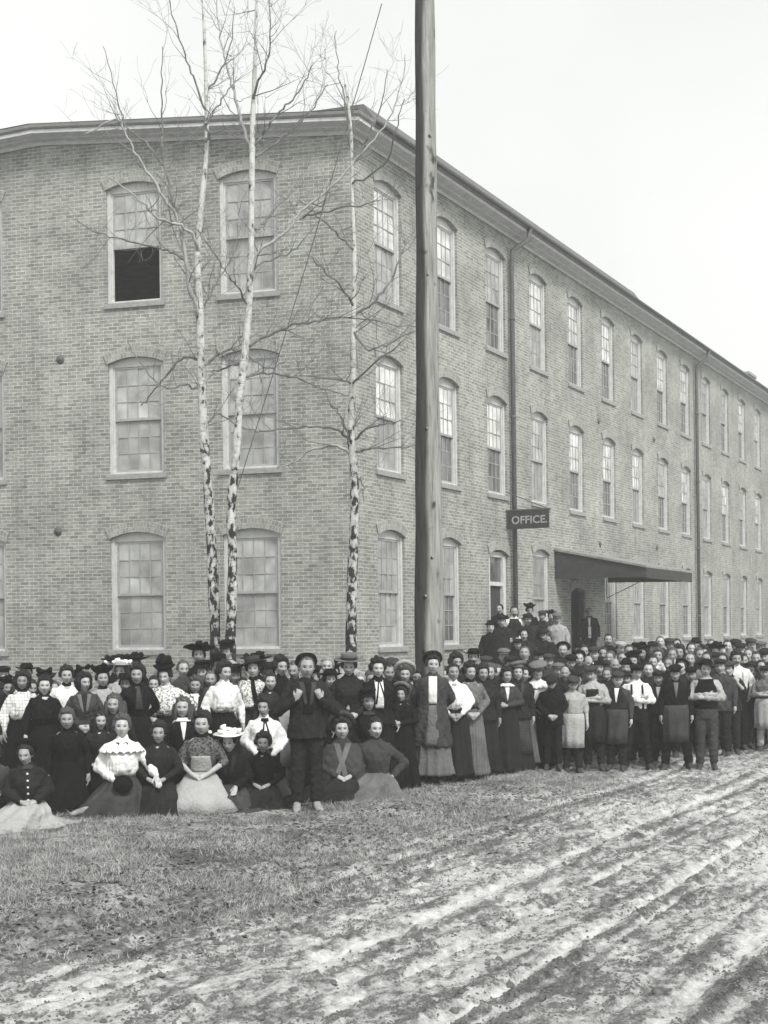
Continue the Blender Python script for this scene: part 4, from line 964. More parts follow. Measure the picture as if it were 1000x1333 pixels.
def skirt_mesh(stance, var, hem=.03):
    key = ('s', stance, var, hem)
    if key in _low: return _low[key]
    mb = MB(); n = 128; rg = lambda q: 1 - 2 * abs(math.sin(q / 2))
    if stance in ('st', 'apart'):
        rows = []; P = [(1.075, .124, .102, 0), (1.0, .158, .13, .004), (.92, .188, .155, .012), (.75, .212, .185, .02), (.5, .238, .225, .03), (.25, .268, .258, .04), (hem, .30, .285, .045)]
        for a, b in zip(P, P[1:]):
            for k in range(4): t = k / 4; rows.append(tuple(a[i] + (b[i] - a[i]) * t for i in range(4)))
        rows.append(P[-1]); fn = fold_fn(var, .075, 1.0, .1, 9); ellrings(mb, [(z, rx, ry, 0, cy) for z, rx, ry, cy in rows], n, fn)
    else:
        rnd = random.Random(var * 3 + 1); sp = rnd.uniform(-.2, .2)
        if stance == 'kneel': dz = .44; P = [(1.075, .124, .102, 0, 0), (1.0, .16, .14, 0, 0), (.88, .205, .19, 0, .01), (.72, .25, .24, 0, .0), (.56, .30, .30, sp * .3, .0), (.48, .35, .35, sp, .02), (.455, .42, .42, sp, .03), (.44, .50, .48, sp, .03)]
        elif stance == 'heels': dz = .66; P = [(1.075, .124, .102, 0, 0), (1.02, .165, .17, 0, -.03), (.95, .22, .27, 0, -.10), (.86, .28, .34, sp * .4, -.13), (.76, .34, .38, sp * .8, -.12), (.69, .41, .42, sp, -.10), (.672, .50, .48, sp * 1.3, -.08), (.665, .60, .52, sp * 1.6, -.07), (.66, .64, .55, sp * 1.8, -.07)]
        else: dz = .78; P = [(1.075, .124, .102, 0, 0), (1.045, .17, .18, 0, -.04), (1.0, .225, .28, sp * .2, -.12), (.94, .30, .35, sp * .5, -.15), (.87, .37, .38, sp, -.15), (.81, .48, .42, sp * 1.3, -.13), (.795, .56, .46, sp * 1.6, -.11), (.785, .66, .54, sp * 1.9, -.12), (.78, .72, .58, sp * 2.0, -.12)]
        rows = []
        for a, b in zip(P, P[1:]):
            for k in range(4): t = k / 4; rows.append(tuple(a[i] + (b[i] - a[i]) * t for i in range(5)))
        rows.append(P[-1]); rr = []; ph = rnd.uniform(0, 6); 
        for ri, (z, rx, ry, cx, cy) in enumerate(rows):
            t = ri / (len(rows) - 1); ring = []
            for k in range(n):
                a = 2 * math.pi * k / n; f = 1 + t * (.075 * math.sin(3 * a + ph) + .075 * rg(8 * a + ph * 2 + t * 5 + math.sin(3 * a)) + .04 * rg(17 * a + ph * 3 + t * 6))
                zz = z + t * (1 - t) * .17 * (math.sin(5 * a + ph + 5 * t) * .4 + rg(11 * a - ph + 7 * t + math.sin(2 * a)) * .35)
                ring.append(Vector((cx + rx * f * math.cos(a), cy + ry * f * math.sin(a), max(zz, P[-1][0] - .01) if ri < len(rows) - 1 else P[-1][0] - .012)))
            rr.append(ring)
        mb.rings(rr)
    me = mb.mesh('skirt', True); _low[key] = me; return me
def trouser_mesh(stance, var):
    key = ('t', stance, var)
    if key in _low: return _low[key]
    mb = MB(); ellrings(mb, [(.80, .15, .12, 0, 0), (.92, .178, .145, 0, .005), (1.0, .172, .138, 0, 0), (1.06, .160, .128, 0, 0)], 20)
    for sx in (-1, 1):
        ap = .19 if stance == 'apart' else .105; h = Vector((sx * .088, .005, .86)); kn = Vector((sx * (ap + .085) / 2, -.01, .48)); an = Vector((sx * ap, .012, .12))
        capsule(mb, [h, h.lerp(kn, .5), kn], [.105, .094, .080], 12); capsule(mb, [kn, kn.lerp(an, .5), an], [.080, .074, .068], 12)
    def disp(co, no):
        d = n3(co * [1, 1, 1.6], 30, var) * .010 + np.sin(co[:, 2] * 60 + n3(co, 12, var) * 3) * .003 * np.clip((.75 - co[:, 2]) / .4, 0, 1); return co + no * d[:, None]
    me = fuse(mb, .013, 2, disp, 'trousers'); _low[key] = me; return me
def shoe_mesh(stance, sx):
    key = ('shoe', stance, sx)
    if key in _low: return _low[key]
    ap = .19 if stance == 'apart' else .105; mb = MB(); a = Vector((sx * ap, .01, 0)); t = Vector((sx * (.07 if stance == 'apart' else .03), 0, 0))
    rr = []
    for k, (y, w_, hgt) in enumerate(((.065, .025, .10), (.055, .038, .15), (.01, .042, .17), (-.045, .042, .115), (-.11, .046, .062), (-.16, .044, .05), (-.19, .028, .035), (-.2, .008, .02))):
        c = a + t * (-y / .2) + Vector((0, y, 0)); rr.append([c + Vector((w_ * math.cos(q), 0, hgt * .5 + hgt * .5 * math.sin(q) - .004)) for q in [2 * math.pi * j / 12 for j in range(12)]])
    mb.rings(rr); me = mb.mesh('shoe', True); _low[key] = me; return me
def blob(mb, dirf, n=30, m=20, Mx=None):
    vs = []
    for i in range(m + 1):
        th = math.pi * i / m
        for k in range(n):
            a = 2 * math.pi * k / n; d = (math.sin(th) * math.cos(a), math.sin(th) * math.sin(a), math.cos(th))
            if i in (0, m): d = (0, 0, d[2])
            v = Vector(dirf(*d)); vs.append(Mx @ v if Mx else v)
    fs = [(i * n + k, (i + 1) * n + k, (i + 1) * n + (k + 1) % n, i * n + (k + 1) % n) for i in range(m) for k in range(n)]
    mb.add(vs, fs)
def ss(a, b, x): t = min(1, max(0, (x - a) / (b - a))); return t * t * (3 - 2 * t)
_hair = {}
def hair_mesh(style, var):
    key = (style, var)
    if key in _hair: return _hair[key]
    mb = MB(); rnd = random.Random(var + 11); ph = [rnd.uniform(0, 6) for _ in range(6)]
    K = dict(pomp=(1.20, 1.27, 1.0), frizz=(1.36, 1.26, 1.3), short=(1.06, 1.09, .8), long=(1.16, 1.14, 1.2), bald=(1.03, .86, .6), bun=(1.13, 1.16, .9), curly=(1.30, 1.30, 1.1))[style]
    hl = .56 if style in ('short', 'bun') else .50
    if style == 'bald': hl = .85
    amp = dict(frizz=.17, curly=.15, long=.14, pomp=.085, bun=.06, short=.045, bald=.01)[style]
    def f(x, y, z):
        k = K[0] + (K[1] - K[0]) * ss(.2, .9, z)
        open_ = style in ('long', 'frizz'); h2 = hl - (.62 if not open_ else .3) * ss(.60, .92, abs(x))
        fm = ss(-.02, -.30, y) * ss(h2 + .10, h2 - .08, z)
        if not open_: fm = max(fm, ss(-.08, -.28, z) * ss(.45, .15, y))
        else: fm = fm * (1 - .95 * ss(.80, .93, abs(x)) * ss(-.98, -.8, z))
        low = ss(-.05, -.6, z) * .45 if not open_ else ss(-.3, -.75, z) * .05
        front = .08 * ss(-.2, -.8, y) * ss(hl - .05, hl + .15, z) if style in ('pomp', 'curly', 'frizz') else 0
        w_ = 1 + amp * (math.sin(9 * x + 7 * z + ph[0]) * .4 + math.sin(17 * y + 15 * z + ph[1]) * .35 + math.sin(31 * x + 23 * y - 19 * z + ph[2]) * .35 + math.sin(47 * z + 39 * y + 41 * x + ph[3]) * .3)
        if style in ('pomp', 'bun'): w_ += .02 * math.sin(math.atan2(x, z + .3) * 26 + ph[4])
        k = (k * (1 - low) + front) * w_; k = k * (1 - fm) + .72 * fm
        return (x * .079 * k, .012 + y * .093 * k, z * .113 * k - (.03 * ss(0, -.8, z) if style in ('long',) else 0))
    blob(mb, f, 64, 44)
    if style in ('pomp', 'bun'):
        c = Vector((0, .05, .10)) if style == 'pomp' else Vector((0, .11, .03))
        blob(mb, lambda x, y, z: (c.x + x * .045, c.y + y * .045, c.z + z * .038 * (1 + .1 * math.sin(12 * x))), 16, 10)
    if style == 'long':
        for s_ in (-1, 1):
            for j in range(4):
                x0 = s_ * (.065 + .012 * j); y0 = -.03 + .035 * j
                capsule(mb, [(x0, y0, .02), (x0 + s_ * .012, y0 + .004, -.07), (x0 + s_ * .004, y0 - .006, -.15 - .02 * rnd.random())], [.022, .024, .012], 7)
    me = mb.mesh('hair', True); _hair[key] = me; return me
_hat = {}
def lumps(mb, n, c, sp, r, rnd, spike=0):
    for k in range(n):
        o = Vector(c) + Vector((rnd.gauss(0, sp[0]), rnd.gauss(0, sp[1]), abs(rnd.gauss(0, sp[2])))); q = r * rnd.uniform(.6, 1.3); ph = rnd.uniform(0, 6)
        st = Vector((1 + spike * rnd.random(), 1, .6 + spike * .5 * rnd.random())); Mr = Matrix.Translation(o) @ Matrix.Rotation(rnd.uniform(0, 6), 4, 'Z') @ Matrix.Rotation(rnd.uniform(-1, 1), 4, 'Y')
        blob(mb, lambda x, y, z: (x * q * st.x * (1 + .2 * math.sin(8 * y + ph)), y * q * (1 + .2 * math.sin(9 * z + ph)), z * q * st.z), 10, 7, Mr)
def hat_meshes(kind):
    """(hat mesh, trimming mesh or None, extra height above the skull)"""
    if kind in _hat: return _hat[kind]
    mb = MB(); tr = MB(); rnd = random.Random(kind); ex = .05
    def brim(r0x, r0y, r1, z, dr=.0, cup=0.0, tilt=0, fwd=0.0, wob=0.0):
        rr = []; n = 32; T = Matrix.Translation((0, .01, z)) @ Matrix.Rotation(tilt, 4, 'X')
        for rf, dzz in ((0, 0), (.35, .0), (1, 1), (1.0, 1.06), (.35, .12), (0, .1)):
            rr.append([T @ Vector(((r0x + (r1 - r0x) * rf) * math.cos(a), (r0y + (r1 + fwd - r0y) * rf) * math.sin(a), (dr * rf * rf + cup * rf * rf * abs(math.cos(a)) + wob * rf * math.sin(3 * a + 1)) + (.007 if dzz > .05 and dzz != 1 else 0))) for a in [2 * math.pi * k / n for k in range(n)]])
        mb.rings(rr, False)
    def crown(rx, ry, z0, h, topr=.85, round_=.02, tilt=0, dent=0.0, m=None):
        rr = []; n = 28; T = Matrix.Translation((0, .01, z0)) @ Matrix.Rotation(tilt, 4, 'X')
        for f, zz in ((1, 0), (1, h * .5), ((1 + topr) / 2, h - round_), (topr, h - round_ * .3), (topr * .8, h), (.02, h - dent)):
            rr.append([T @ Vector((rx * f * math.cos(a), ry * f * math.sin(a), zz)) for a in [2 * math.pi * k / n for k in range(n)]])
        (m or mb).rings(rr)
    if kind == 'cap':
        def f(x, y, z):
            r = 1 + .03 * math.sin(9 * x + 4 * y); zz = z * .042 if z > 0 else z * .020
            return (x * .104 * r, .0 + y * .120 * r - .004, .084 + zz * 1.15 + .016 * y)
        blob(mb, f, 30, 14); crown(.084, .100, .052, .03, .98, .002)
        rr = []
        for t in (0, .5, 1): rr.append([Vector((math.sin(a) * (.078 + .006 * t), -math.cos(a) * (.088 + .058 * t * math.cos(a) ** 1.0) - .0, .060 - .022 * t + .002 * s_)) for s_, aa in ((0, 1), (3, -1)) for a in [aa * (-1.15 + 2.3 * k / 10) for k in range(11)]])
        mb.rings(rr); ex = .025
    elif kind == 'bowler': crown(.088, .105, .05, .115, .70, .035); brim(.085, .10, .128, .052, .012, .02); ex = .06; crown(.0895, .1065, .052, .02, .99, .002, m=tr)
    elif kind == 'derby': crown(.090, .108, .05, .085, .80, .03); brim(.085, .10, .15, .05, .006, .012); ex = .03
    elif kind == 'boater': crown(.088, .102, .055, .078, .97, .004); brim(.085, .10, .165, .056); crown(.090, .104, .057, .035, .99, .002, m=tr); ex = .03
    elif kind == 'sailor':
        def f(x, y, z): return (x * .108 * (1 + .03 * math.sin(5 * y + 2 * x)), .014 + y * .115, .096 + z * (.042 if z > 0 else .024) - y * .012 + x * .008)
        blob(mb, f, 30, 12); crown(.086, .10, .048, .045, 1.02, .002); ex = .025
        rr = []
        for t in (0, .5, 1): rr.append([Vector((math.sin(a) * (.080 + .004 * t), -math.cos(a) * (.09 + .04 * t * math.cos(a)), .056 - .02 * t + .002 * s_)) for s_, aa in ((0, 1), (3, -1)) for a in [aa * (-1.0 + 2.0 * k / 10) for k in range(11)]])
        mb.rings(rr)
    elif kind == 'wide': crown(.085, .10, .06, .06, .9, .01); brim(.082, .098, .20, .062, .012, .02, R(-6), .0, .008); lumps(tr, 16, (0, .01, .11), (.055, .055, .02), .034, rnd, .7); ex = .07
    elif kind == 'flower': crown(.085, .10, .06, .05, .9, .01); brim(.082, .098, .17, .062, -.008, .015, R(-4), 0, .006); lumps(tr, 14, (0, -.01, .10), (.06, .06, .012), .028, rnd, .2); ex = .05
    elif kind == 'plume': crown(.085, .10, .07, .04, .9, .01); brim(.082, .098, .125, .072, .015, .02); lumps(tr, 22, (0, .0, .13), (.045, .05, .03), .04, rnd, .5); ex = .1
    elif kind == 'feather': crown(.085, .10, .065, .05, .8, .01); brim(.082, .098, .135, .066, .02, .03, R(-5)); lumps(tr, 8, (-.02, .0, .12), (.05, .04, .02), .03, rnd, 1.2); ex = .06
    elif kind == 'fur':
        rr = []; T = Matrix.Translation((0, .04, .06)) @ Matrix.Rotation(R(-50), 4, 'X')
        for k in range(37):
            a = 2 * math.pi * k / 36; c = Vector((math.cos(a) * .112, math.sin(a) * .112, 0)); u = Vector((math.cos(a), math.sin(a), 0))
            rr.append([T @ (c + (u * math.cos(b) + Z * math.sin(b)) * (.027 * (1 + rnd.uniform(-.12, .12)))) for b in [2 * math.pi * j / 12 for j in range(12)]])
        tr.rings(rr, False); T2 = Matrix.Translation((0, .055, .07)) @ Matrix.Rotation(R(-42), 4, 'X')
        blob(mb, lambda x, y, z: (x * .108, y * .108, z * .06 * (1 + .06 * math.sin(9 * x))), 24, 14, T2); ex = .07
    elif kind == 'slouch': crown(.088, .105, .045, .10, .75, .02, R(-8), .03); brim(.085, .10, .165, .05, -.018, .022, R(-9), 0, .014); crown(.0895, .1065, .05, .022, .99, .002, R(-8), m=tr); ex = .04
    elif kind == 'tam': blob(mb, lambda x, y, z: (x * .13 * (1 + .05 * math.sin(7 * y)), .02 + y * .13, .105 + z * .045 - y * .01 + x * .02), 28, 14); crown(.084, .10, .05, .04, 1.0, .002); ex = .04
    elif kind == 'beret': blob(mb, lambda x, y, z: (x * .116 * (1 + .03 * math.sin(7 * y)), y * .112, z * .045), 28, 14, Matrix.Translation((0, .05, .062)) @ Matrix.Rotation(R(-48), 4, 'X')); ex = .03
    elif kind == 'bow':
        for s_ in (-1, 1): blob(mb, lambda x, y, z: (s_ * .045 + x * .05, .02 + y * .02, .165 + z * .03 * (1 + .8 * s_ * x) + s_ * x * .01), 14, 8)
        blob(mb, lambda x, y, z: (x * .016, .015 + y * .018, .158 + z * .018), 10, 8); lumps(mb, 4, (0, .02, .15), (.05, .02, .01), .018, rnd, 1.5); ex = .09
    _hat[kind] = (mb.mesh('hat', True), tr.mesh('trimming', True) if tr.v else None, ex); return _hat[kind]
def panel(style, z0, z1, w0, w1, off=.010, th=.006, nz=10, nx=6, wob=0.0, cx0=0.0, cx1=0.0):
    """a curved cloth panel lying on the front of a garment, from z0 (width w0, centre cx0) up to z1"""
    mb = MB(); g = []
    for i in range(nz + 1):
        t = i / nz; z = z0 + (z1 - z0) * t; w_ = w0 + (w1 - w0) * t; cx = cx0 + (cx1 - cx0) * t
        row = [front(style, cx + w_ * (2 * j / nx - 1), z, off + wob * math.sin(j * 2.6 + i * .7)) for j in range(nx + 1)]
        back = [front(style, cx + w_ * (2 * j / nx - 1), z, off - th - .008) for j in range(nx, -1, -1)]; g.append(row + back)
    mb.rings(g); return mb
def shell(rows, a0, a1, th=.008, nx=26, fold=.018, k=9, ph=0.0):
    """apron-like curved cloth; rows (z, rx, ry, cy), angle measured from the front"""
    mb = MB(); g = []
    for i, (z, rx, ry, cy) in enumerate(rows):
        t = i / (len(rows) - 1); o = []; q = []
        for j in range(nx + 1):
            a = a0 + (a1 - a0) * j / nx; f = 1 + fold * 4 * t * math.sin(k * a + ph); o.append(Vector((math.sin(a) * rx * f, cy - math.cos(a) * ry * f, z))); q.append(Vector((math.sin(a) * (rx * f - th), cy - math.cos(a) * (ry * f - th), z)))
        g.append(o + q[::-1])
    mb.rings(g); return mb
DROP = dict(st=0, apart=0, kneel=.44, heels=.66, sit=.78)
EXC = {}
_rj = random.Random(3)
def extra(kind, style, sex, stance, pose):
    key = (kind, style, sex, stance, pose)
    if key in EXC: return EXC[key]
    if kind == 'front': me = panel(style, TOR[style][0][0] + .06 if style in ('jacket', 'ladyjacket', 'longcoat') else 1.08, 1.43, .035, .05, .007)
    elif kind == 'gap': me = panel(style, .52, 1.05, .095, .05, .012)
    elif kind == 'narrow': me = panel(style, 1.18, 1.43, .006, .042, .007)
    elif kind == 'wide_front': me = panel(style, 1.07, 1.43, .055, .055, .008)
    elif kind == 'tie': me = panel(style, 1.15, 1.42, .022, .012, .016)
    elif kind == 'bigtie': me = panel(style, 1.13, 1.43, .055, .018, .018, wob=.003)
    elif kind == 'ribbons':
        me = panel(style, 1.12, 1.43, .012, .008, .012, cx0=-.045, cx1=-.005); m2 = panel(style, 1.14, 1.43, .012, .008, .012, cx0=.08, cx1=.005); me.add(m2.v, m2.f)
        m2 = panel(style, 1.41, 1.445, .05, .045, .012); me.add(m2.v, m2.f)
    elif kind == 'bowtie':
        me = MB(); c = front(style, 0, 1.40, .012)
        for s_ in (-1, 1):
            blob(me, lambda x, y, z: (c.x + s_ * .034 + x * .034, c.y + y * .012, c.z + z * .022 * (1 + .7 * s_ * x) - .004), 12, 8)
            capsule(me, [c, c + Vector((s_ * .03, -.008, -.06))], [.008, .014], 6)
    elif kind[:6] == 'braces':
        s_ = int(kind[6:])
        me = panel(style, 1.0, 1.40, .017, .015, .010, cx0=s_ * .10, cx1=s_ * .085)
    elif kind == 'buttons':
        me = MB()
        me.lathe([(.001, -.006), (.013, -.004), (.014, .002), (.001, .006)], 10, Matrix.Rotation(R(90), 4, 'X'))
    elif kind in ('collar', 'ruff'):
        me = MB(); rr = []; n = 36; big = kind == 'ruff'
        for r, z in ((.066, 1.455), (.075, 1.45), (.125 if big else .105, 1.415 if big else 1.42), (.128 if big else .108, 1.408), (.07, 1.44)):
            rr.append([Vector((r * 1.05 * math.cos(a) * (1 + (.05 * math.sin(14 * a) if r > .1 and big else 0)), r * .95 * math.sin(a) - .004, z + (.008 * math.sin(14 * a) if r > .1 and big else 0))) for a in [2 * math.pi * k / n for k in range(n)]])
        me.rings(rr, False)
    elif kind == 'yoke':
        me = MB(); rr = []; n = 60
        for rx, ry, z in ((.07, .068, 1.45), (.11, .085, 1.425), (.18, .135, 1.385), (.235, .178, 1.325), (.24, .183, 1.315), (.17, .13, 1.35)):
            w_ = .0 if rx < .17 else .05; rr.append([Vector((rx * math.cos(a) * (1 + w_ * math.sin(19 * a)), ry * math.sin(a) * (1 + w_ * math.sin(19 * a)) - .008, z + w_ * .3 * math.sin(19 * a + 1))) for a in [2 * math.pi * k / n for k in range(n)]])
        me.rings(rr, False)
    elif kind == 'neckband': me = MB(); ellrings(me, [(1.435, .072, .07, 0, -.002), (1.45, .070, .068, 0, -.002), (1.485, .060, .059, 0, -.005), (1.49, .055, .054, 0, -.005)], 24)
    elif kind == 'belt': me = MB(); rx, ry, cy = torR(style, 1.06); ellrings(me, [(1.045, .132, .110, 0, 0), (1.05, .135, .113, 0, 0), (1.085, .135, .115, 0, -.002), (1.09, .132, .112, 0, -.002)], 30)
    elif kind == 'apron':
        if sex == 'm': me = shell([(1.06, .20, .172, 0), (.95, .222, .188, 0), (.8, .228, .195, 0), (.6, .222, .198, 0), (.46, .225, .20, 0)], -1.25, 1.25)
        elif stance in ('st', 'apart'): me = shell([(1.07, .14, .118, 0), (.95, .20, .16, .01), (.75, .235, .205, .02), (.5, .262, .25, .03), (.3, .285, .275, .035)], -1.0, 1.0, fold=.008)
        else: me = shell([(1.07, .14, .118, 0), (1.03, .20, .20, -.04), (.93, .28, .34, -.12), (.80, .36, .42, -.14), (.67, .46, .50, -.12)], -1.1, 1.1, fold=.012, k=7)
    elif kind == 'bib': me = panel(style, 1.05, 1.33, .115, .095, .010, wob=.002)
    elif kind == 'pouch': me = panel(style, 1.07, 1.24, .12, .10, .02, .012, wob=.003)
    elif kind[:6] == 'lapels': s_ = int(kind[6:]); me = panel(style, 1.17, 1.42, .012, .030, .014, .010, cx0=s_ * .025, cx1=s_ * .072)
    elif kind == 'moustache': me = MB(); [blob(me, lambda x, y, z: (s_ * .017 + x * .021, -.093 + y * .012, -.052 + z * .009 - s_ * x * .005), 12, 8) for s_ in (-1, 1)]
    elif kind == 'beard': me = MB(); blob(me, lambda x, y, z: (x * .055, -.058 + y * .045, -.088 + z * .04), 18, 12)
    elif kind == 'scarf': me = MB(); capsule(me, [(0, -.075, 1.44), (.02, -.15, 1.34), (.05, -.185, 1.22), (.06, -.175, 1.1)], [.022, .03, .034, .028], 10)
    elif kind == 'shawl_fold': me = panel('shawl', 1.0, 1.42, .03, .035, .014, .014, cx0=.03, cx1=-.07); m2 = panel('shawl', 1.02, 1.42, .03, .035, .018, .014, cx0=-.10, cx1=.07); me.add(m2.v, m2.f)
    elif kind == 'heldhat': me = MB(); T = Matrix.Translation((.02, -.40, 1.0)) @ Matrix.Rotation(R(60), 4, 'X'); me.lathe([(.02, 0), (.10, .0), (.104, .006), (.062, .010), (.055, .045), (.01, .05)], 24, T)
    elif kind == 'shoeout': me = MB(); capsule(me, [(-.36, -.32, .735), (-.46, -.40, .715), (-.50, -.47, .71)], [.036, .032, .022], 10)
    r = me.mesh(kind, kind not in ('braces',)); EXC[key] = r; return r
ENAME = dict(gap='skirt_front', front='shirt_front', narrow='shirt_front', wide_front='shirt_front', tie='necktie', bigtie='scarf_tie', ribbons='ribbon_tie', bowtie='bow_tie', braces='brace', buttons='button', collar='collar', ruff='collar', yoke='ruffled_yoke',
             neckband='neckband', belt='belt', apron='apron', bib='apron_bib', pouch='apron_fold', lapels='lapel', moustache='moustache', beard='beard', scarf='scarf', shawl_fold='shawl_edge', heldhat='held_hat', shoeout='shoe')
PEOPLE = []
def person(x, ytop, Y, spec, label, cat='person', group=None, stepfn=None):
    tk = spec.split(); sex = tk[0]; o = dict(arm='down', st='st', t=None, b='bk', hair='pomp:dk' if sex == 'f' else 'short:dk', hat=None, x='', yaw=0, pitch=0, tilt=0, sl='long', rot=0, v=None, skin='skin', hem=.03, u=None, h=None, shoe='shoe', dx=0)
    for t in tk[1:]:
        k, v = t.split('='); o[k] = v
    if len(PEOPLE) % 2 and 'yaw=' not in spec: o['yaw'] = (-20, 12, 24, -10)[(len(PEOPLE) // 2) % 4]
    if len(PEOPLE) % 3 == 1 and 'pitch=' not in spec: o['pitch'] = (8, -6)[(len(PEOPLE) // 3) % 2]
    if o['skin'] == 'skin': o['skin'] = (('skin', 'skin_aged', 'skin_mid', 'skin', 'skin_pale', 'skin_mid', 'skin') if sex == 'f' else ('skin_jaw', 'skin_aged', 'skin_mid', 'skin', 'skin_jaw', 'skin_pale', 'skin_mid'))[len(PEOPLE) % 7]
    yaw = int(o['yaw']); pitch = int(o['pitch']); stance = o['st']; drop = DROP[stance]
    if 'arm=down' in spec and len(PEOPLE) % 3 == 0 and Y > 19.6: o['arm'] = 'pocket' if sex == 'm' else 'clasp' if len(PEOPLE) % 2 else 'down'
    if o['hair'] == 'short:dk' and len(PEOPLE) % 3 == 1: o['hair'] = 'short:br'
    idx = len(PEOPLE); var = idx % 5 if o['v'] is None else int(o['v'])
    hk = o['hat'].split(':') if o['hat'] else None; hm = hat_meshes(hk[0]) if hk else None
    ex = (hm[2] if hm else 0) + (.025 if o['hair'].split(':')[0] in ('pomp', 'frizz', 'curly') and not hk else .012) - .05 * (pitch < -10)
    nat = 1.695 - drop + ex
    if stepfn:        # choose the depth at which this stature stands on the steps
        best = None
        for k in range(60):
            yy = 31.5 + k * .075; p = at_depth(x, ytop, yy); q = (p - CORNER).dot(NR)
            if q < .35: continue
            fz = stepfn(q); e = abs(p.z - fz - nat * (1.0 if sex == 'm' else .94)) + .01 * abs(yy - Y)
            if best is None or e < best[0]: best = (e, yy, fz)
        Y = best[1]; base = best[2]
    p = at_depth(x, ytop, Y)
    if not stepfn: base = gz(p.x, Y) + (float(o['u']) if o['u'] else 0)
    s_ = (p.z - base) / nat
    if s_ > 1.10 or s_ < .78: print('scale', x, ytop, Y, round(s_, 2), label[:30])
    s_ = max(.74, min(1.13, s_))
    face = math.atan2(-p.x, p.y) * -1     # turn to the camera
    rz = math.atan2(p.x, p.y) * -1 + R(float(o['rot']) + _rj.uniform(-9, 9))
    far = Y > 23
    root = empty('person', (p.x, Y, base), rz, label, cat, group); root.rotation_euler = (R(_rj.uniform(-.8, 1.2)), R(_rj.uniform(-1.4, 1.4)), rz); root.scale = (s_ * (1.0 if not far else 1.02),) * 2 + (s_,)
    PEOPLE.append((label, x, ytop)); D = Matrix.Translation((0, 0, -drop))
    def put(nm, me, mat, par=root, Mx=D): ob = link(nm, me, mat, par); ob.matrix_local = Mx; return ob
    put('body', body_mesh(sex, o['arm'], stance, yaw, pitch, Y < 20.2, idx % 4 if Y < 22.6 else idx % 2), M[o['skin']])
    top = (o['t'] or ('bodice:bk' if sex == 'f' else 'jacket:bk')).split(':'); style = top[0]; pat = top[2] if len(top) > 2 else None
    xs = [e for e in o['x'].split(',') if e]
    if style == 'vest':
        under = next((e.split(':')[1] for e in xs if e.startswith('under:')), 'wh'); xs = [e for e in xs if not e.startswith('under:')]
        put('shirt', top_mesh('shirt', sex, o['arm'], o['sl'], var % 2), cloth(under)); put('vest', top_mesh('vest', 'm', 'down', 'long', 0), cloth(top[1], pat))
    else:
        nm = dict(blouse='blouse', bodice='bodice', ladyjacket='jacket', longcoat='coat', jacket='jacket', shirt='shirt', shawl='shawl')[style]
        put(nm, top_mesh(style, sex, o['arm'], o['sl'], var % 2), cloth(top[1], pat))
    bt = o['b'].split(':')
    if sex == 'f': put('skirt', skirt_mesh(stance, var, float(o['hem'])), cloth(bt[0], bt[1] if len(bt) > 1 else None))
    else:
        put('trousers', trouser_mesh(stance, var % 2), cloth(bt[0], bt[1] if len(bt) > 1 else None))
        for sx in (-1, 1): put('shoe', shoe_mesh(stance, sx), M[o['shoe']])
    if sex == 'f' and float(o['hem']) > .05:
        for sx in (-1, 1): put('shoe', shoe_mesh('st', sx), M['shoe'])
    HM = D @ head_mat(yaw, pitch, 0)
    hs = o['hair'].split(':')
    if hs[0] != 'none': put('hair', hair_mesh(hs[0], var % 3), M['hair_' + (hs[1] if len(hs) > 1 else 'dk')], root, HM)
    if hk:
        T = HM @ Matrix.Translation((0, .0, .004 if sex == 'm' else .018)) @ Matrix.Rotation(R(float(o['tilt'])), 4, 'Y') @ Matrix.Scale(1.0 if sex == 'm' else 1.08, 4)
        h = put('hat', hm[0], cloth(hk[1]), root, T)
        if hm[1]: link('trimming', hm[1], cloth(hk[2] if len(hk) > 2 else 'bk'), h)
    for e in xs:
        q = e.split(':'); k = q[0]; tone = q[1] if len(q) > 1 else dict(front='wh', narrow='wh', wide_front='wh', braces='dk', belt='bk', neckband='bk', apron='gr', collar='wh', ruff='wh', lapels=top[1], bib='dg').get(k, 'bk')
        st2 = 'vest' if style == 'vest' else style
        mat = M['hair_dk'] if k in ('moustache', 'beard') else M['shoe_lt'] if k == 'shoeout' else cloth(tone, q[2] if len(q) > 2 else None)
        if k == 'buttons':
            for j in range(5): put('button', extra(k, st2, sex, '', ''), mat, root, D @ Matrix.Translation(front(st2, .0, 1.36 - j * .075, .008)))
            continue
        if k == 'lapels' or k == 'braces':
            for s_ in (-1, 1): put(ENAME[k], extra(k + str(s_), st2, sex, '', ''), mat, root, D)
            continue
        put(ENAME[k], extra(k, st2, sex, stance if k == 'apron' else '', ''), mat, root, HM if k in ('moustache', 'beard') else D)
    return root
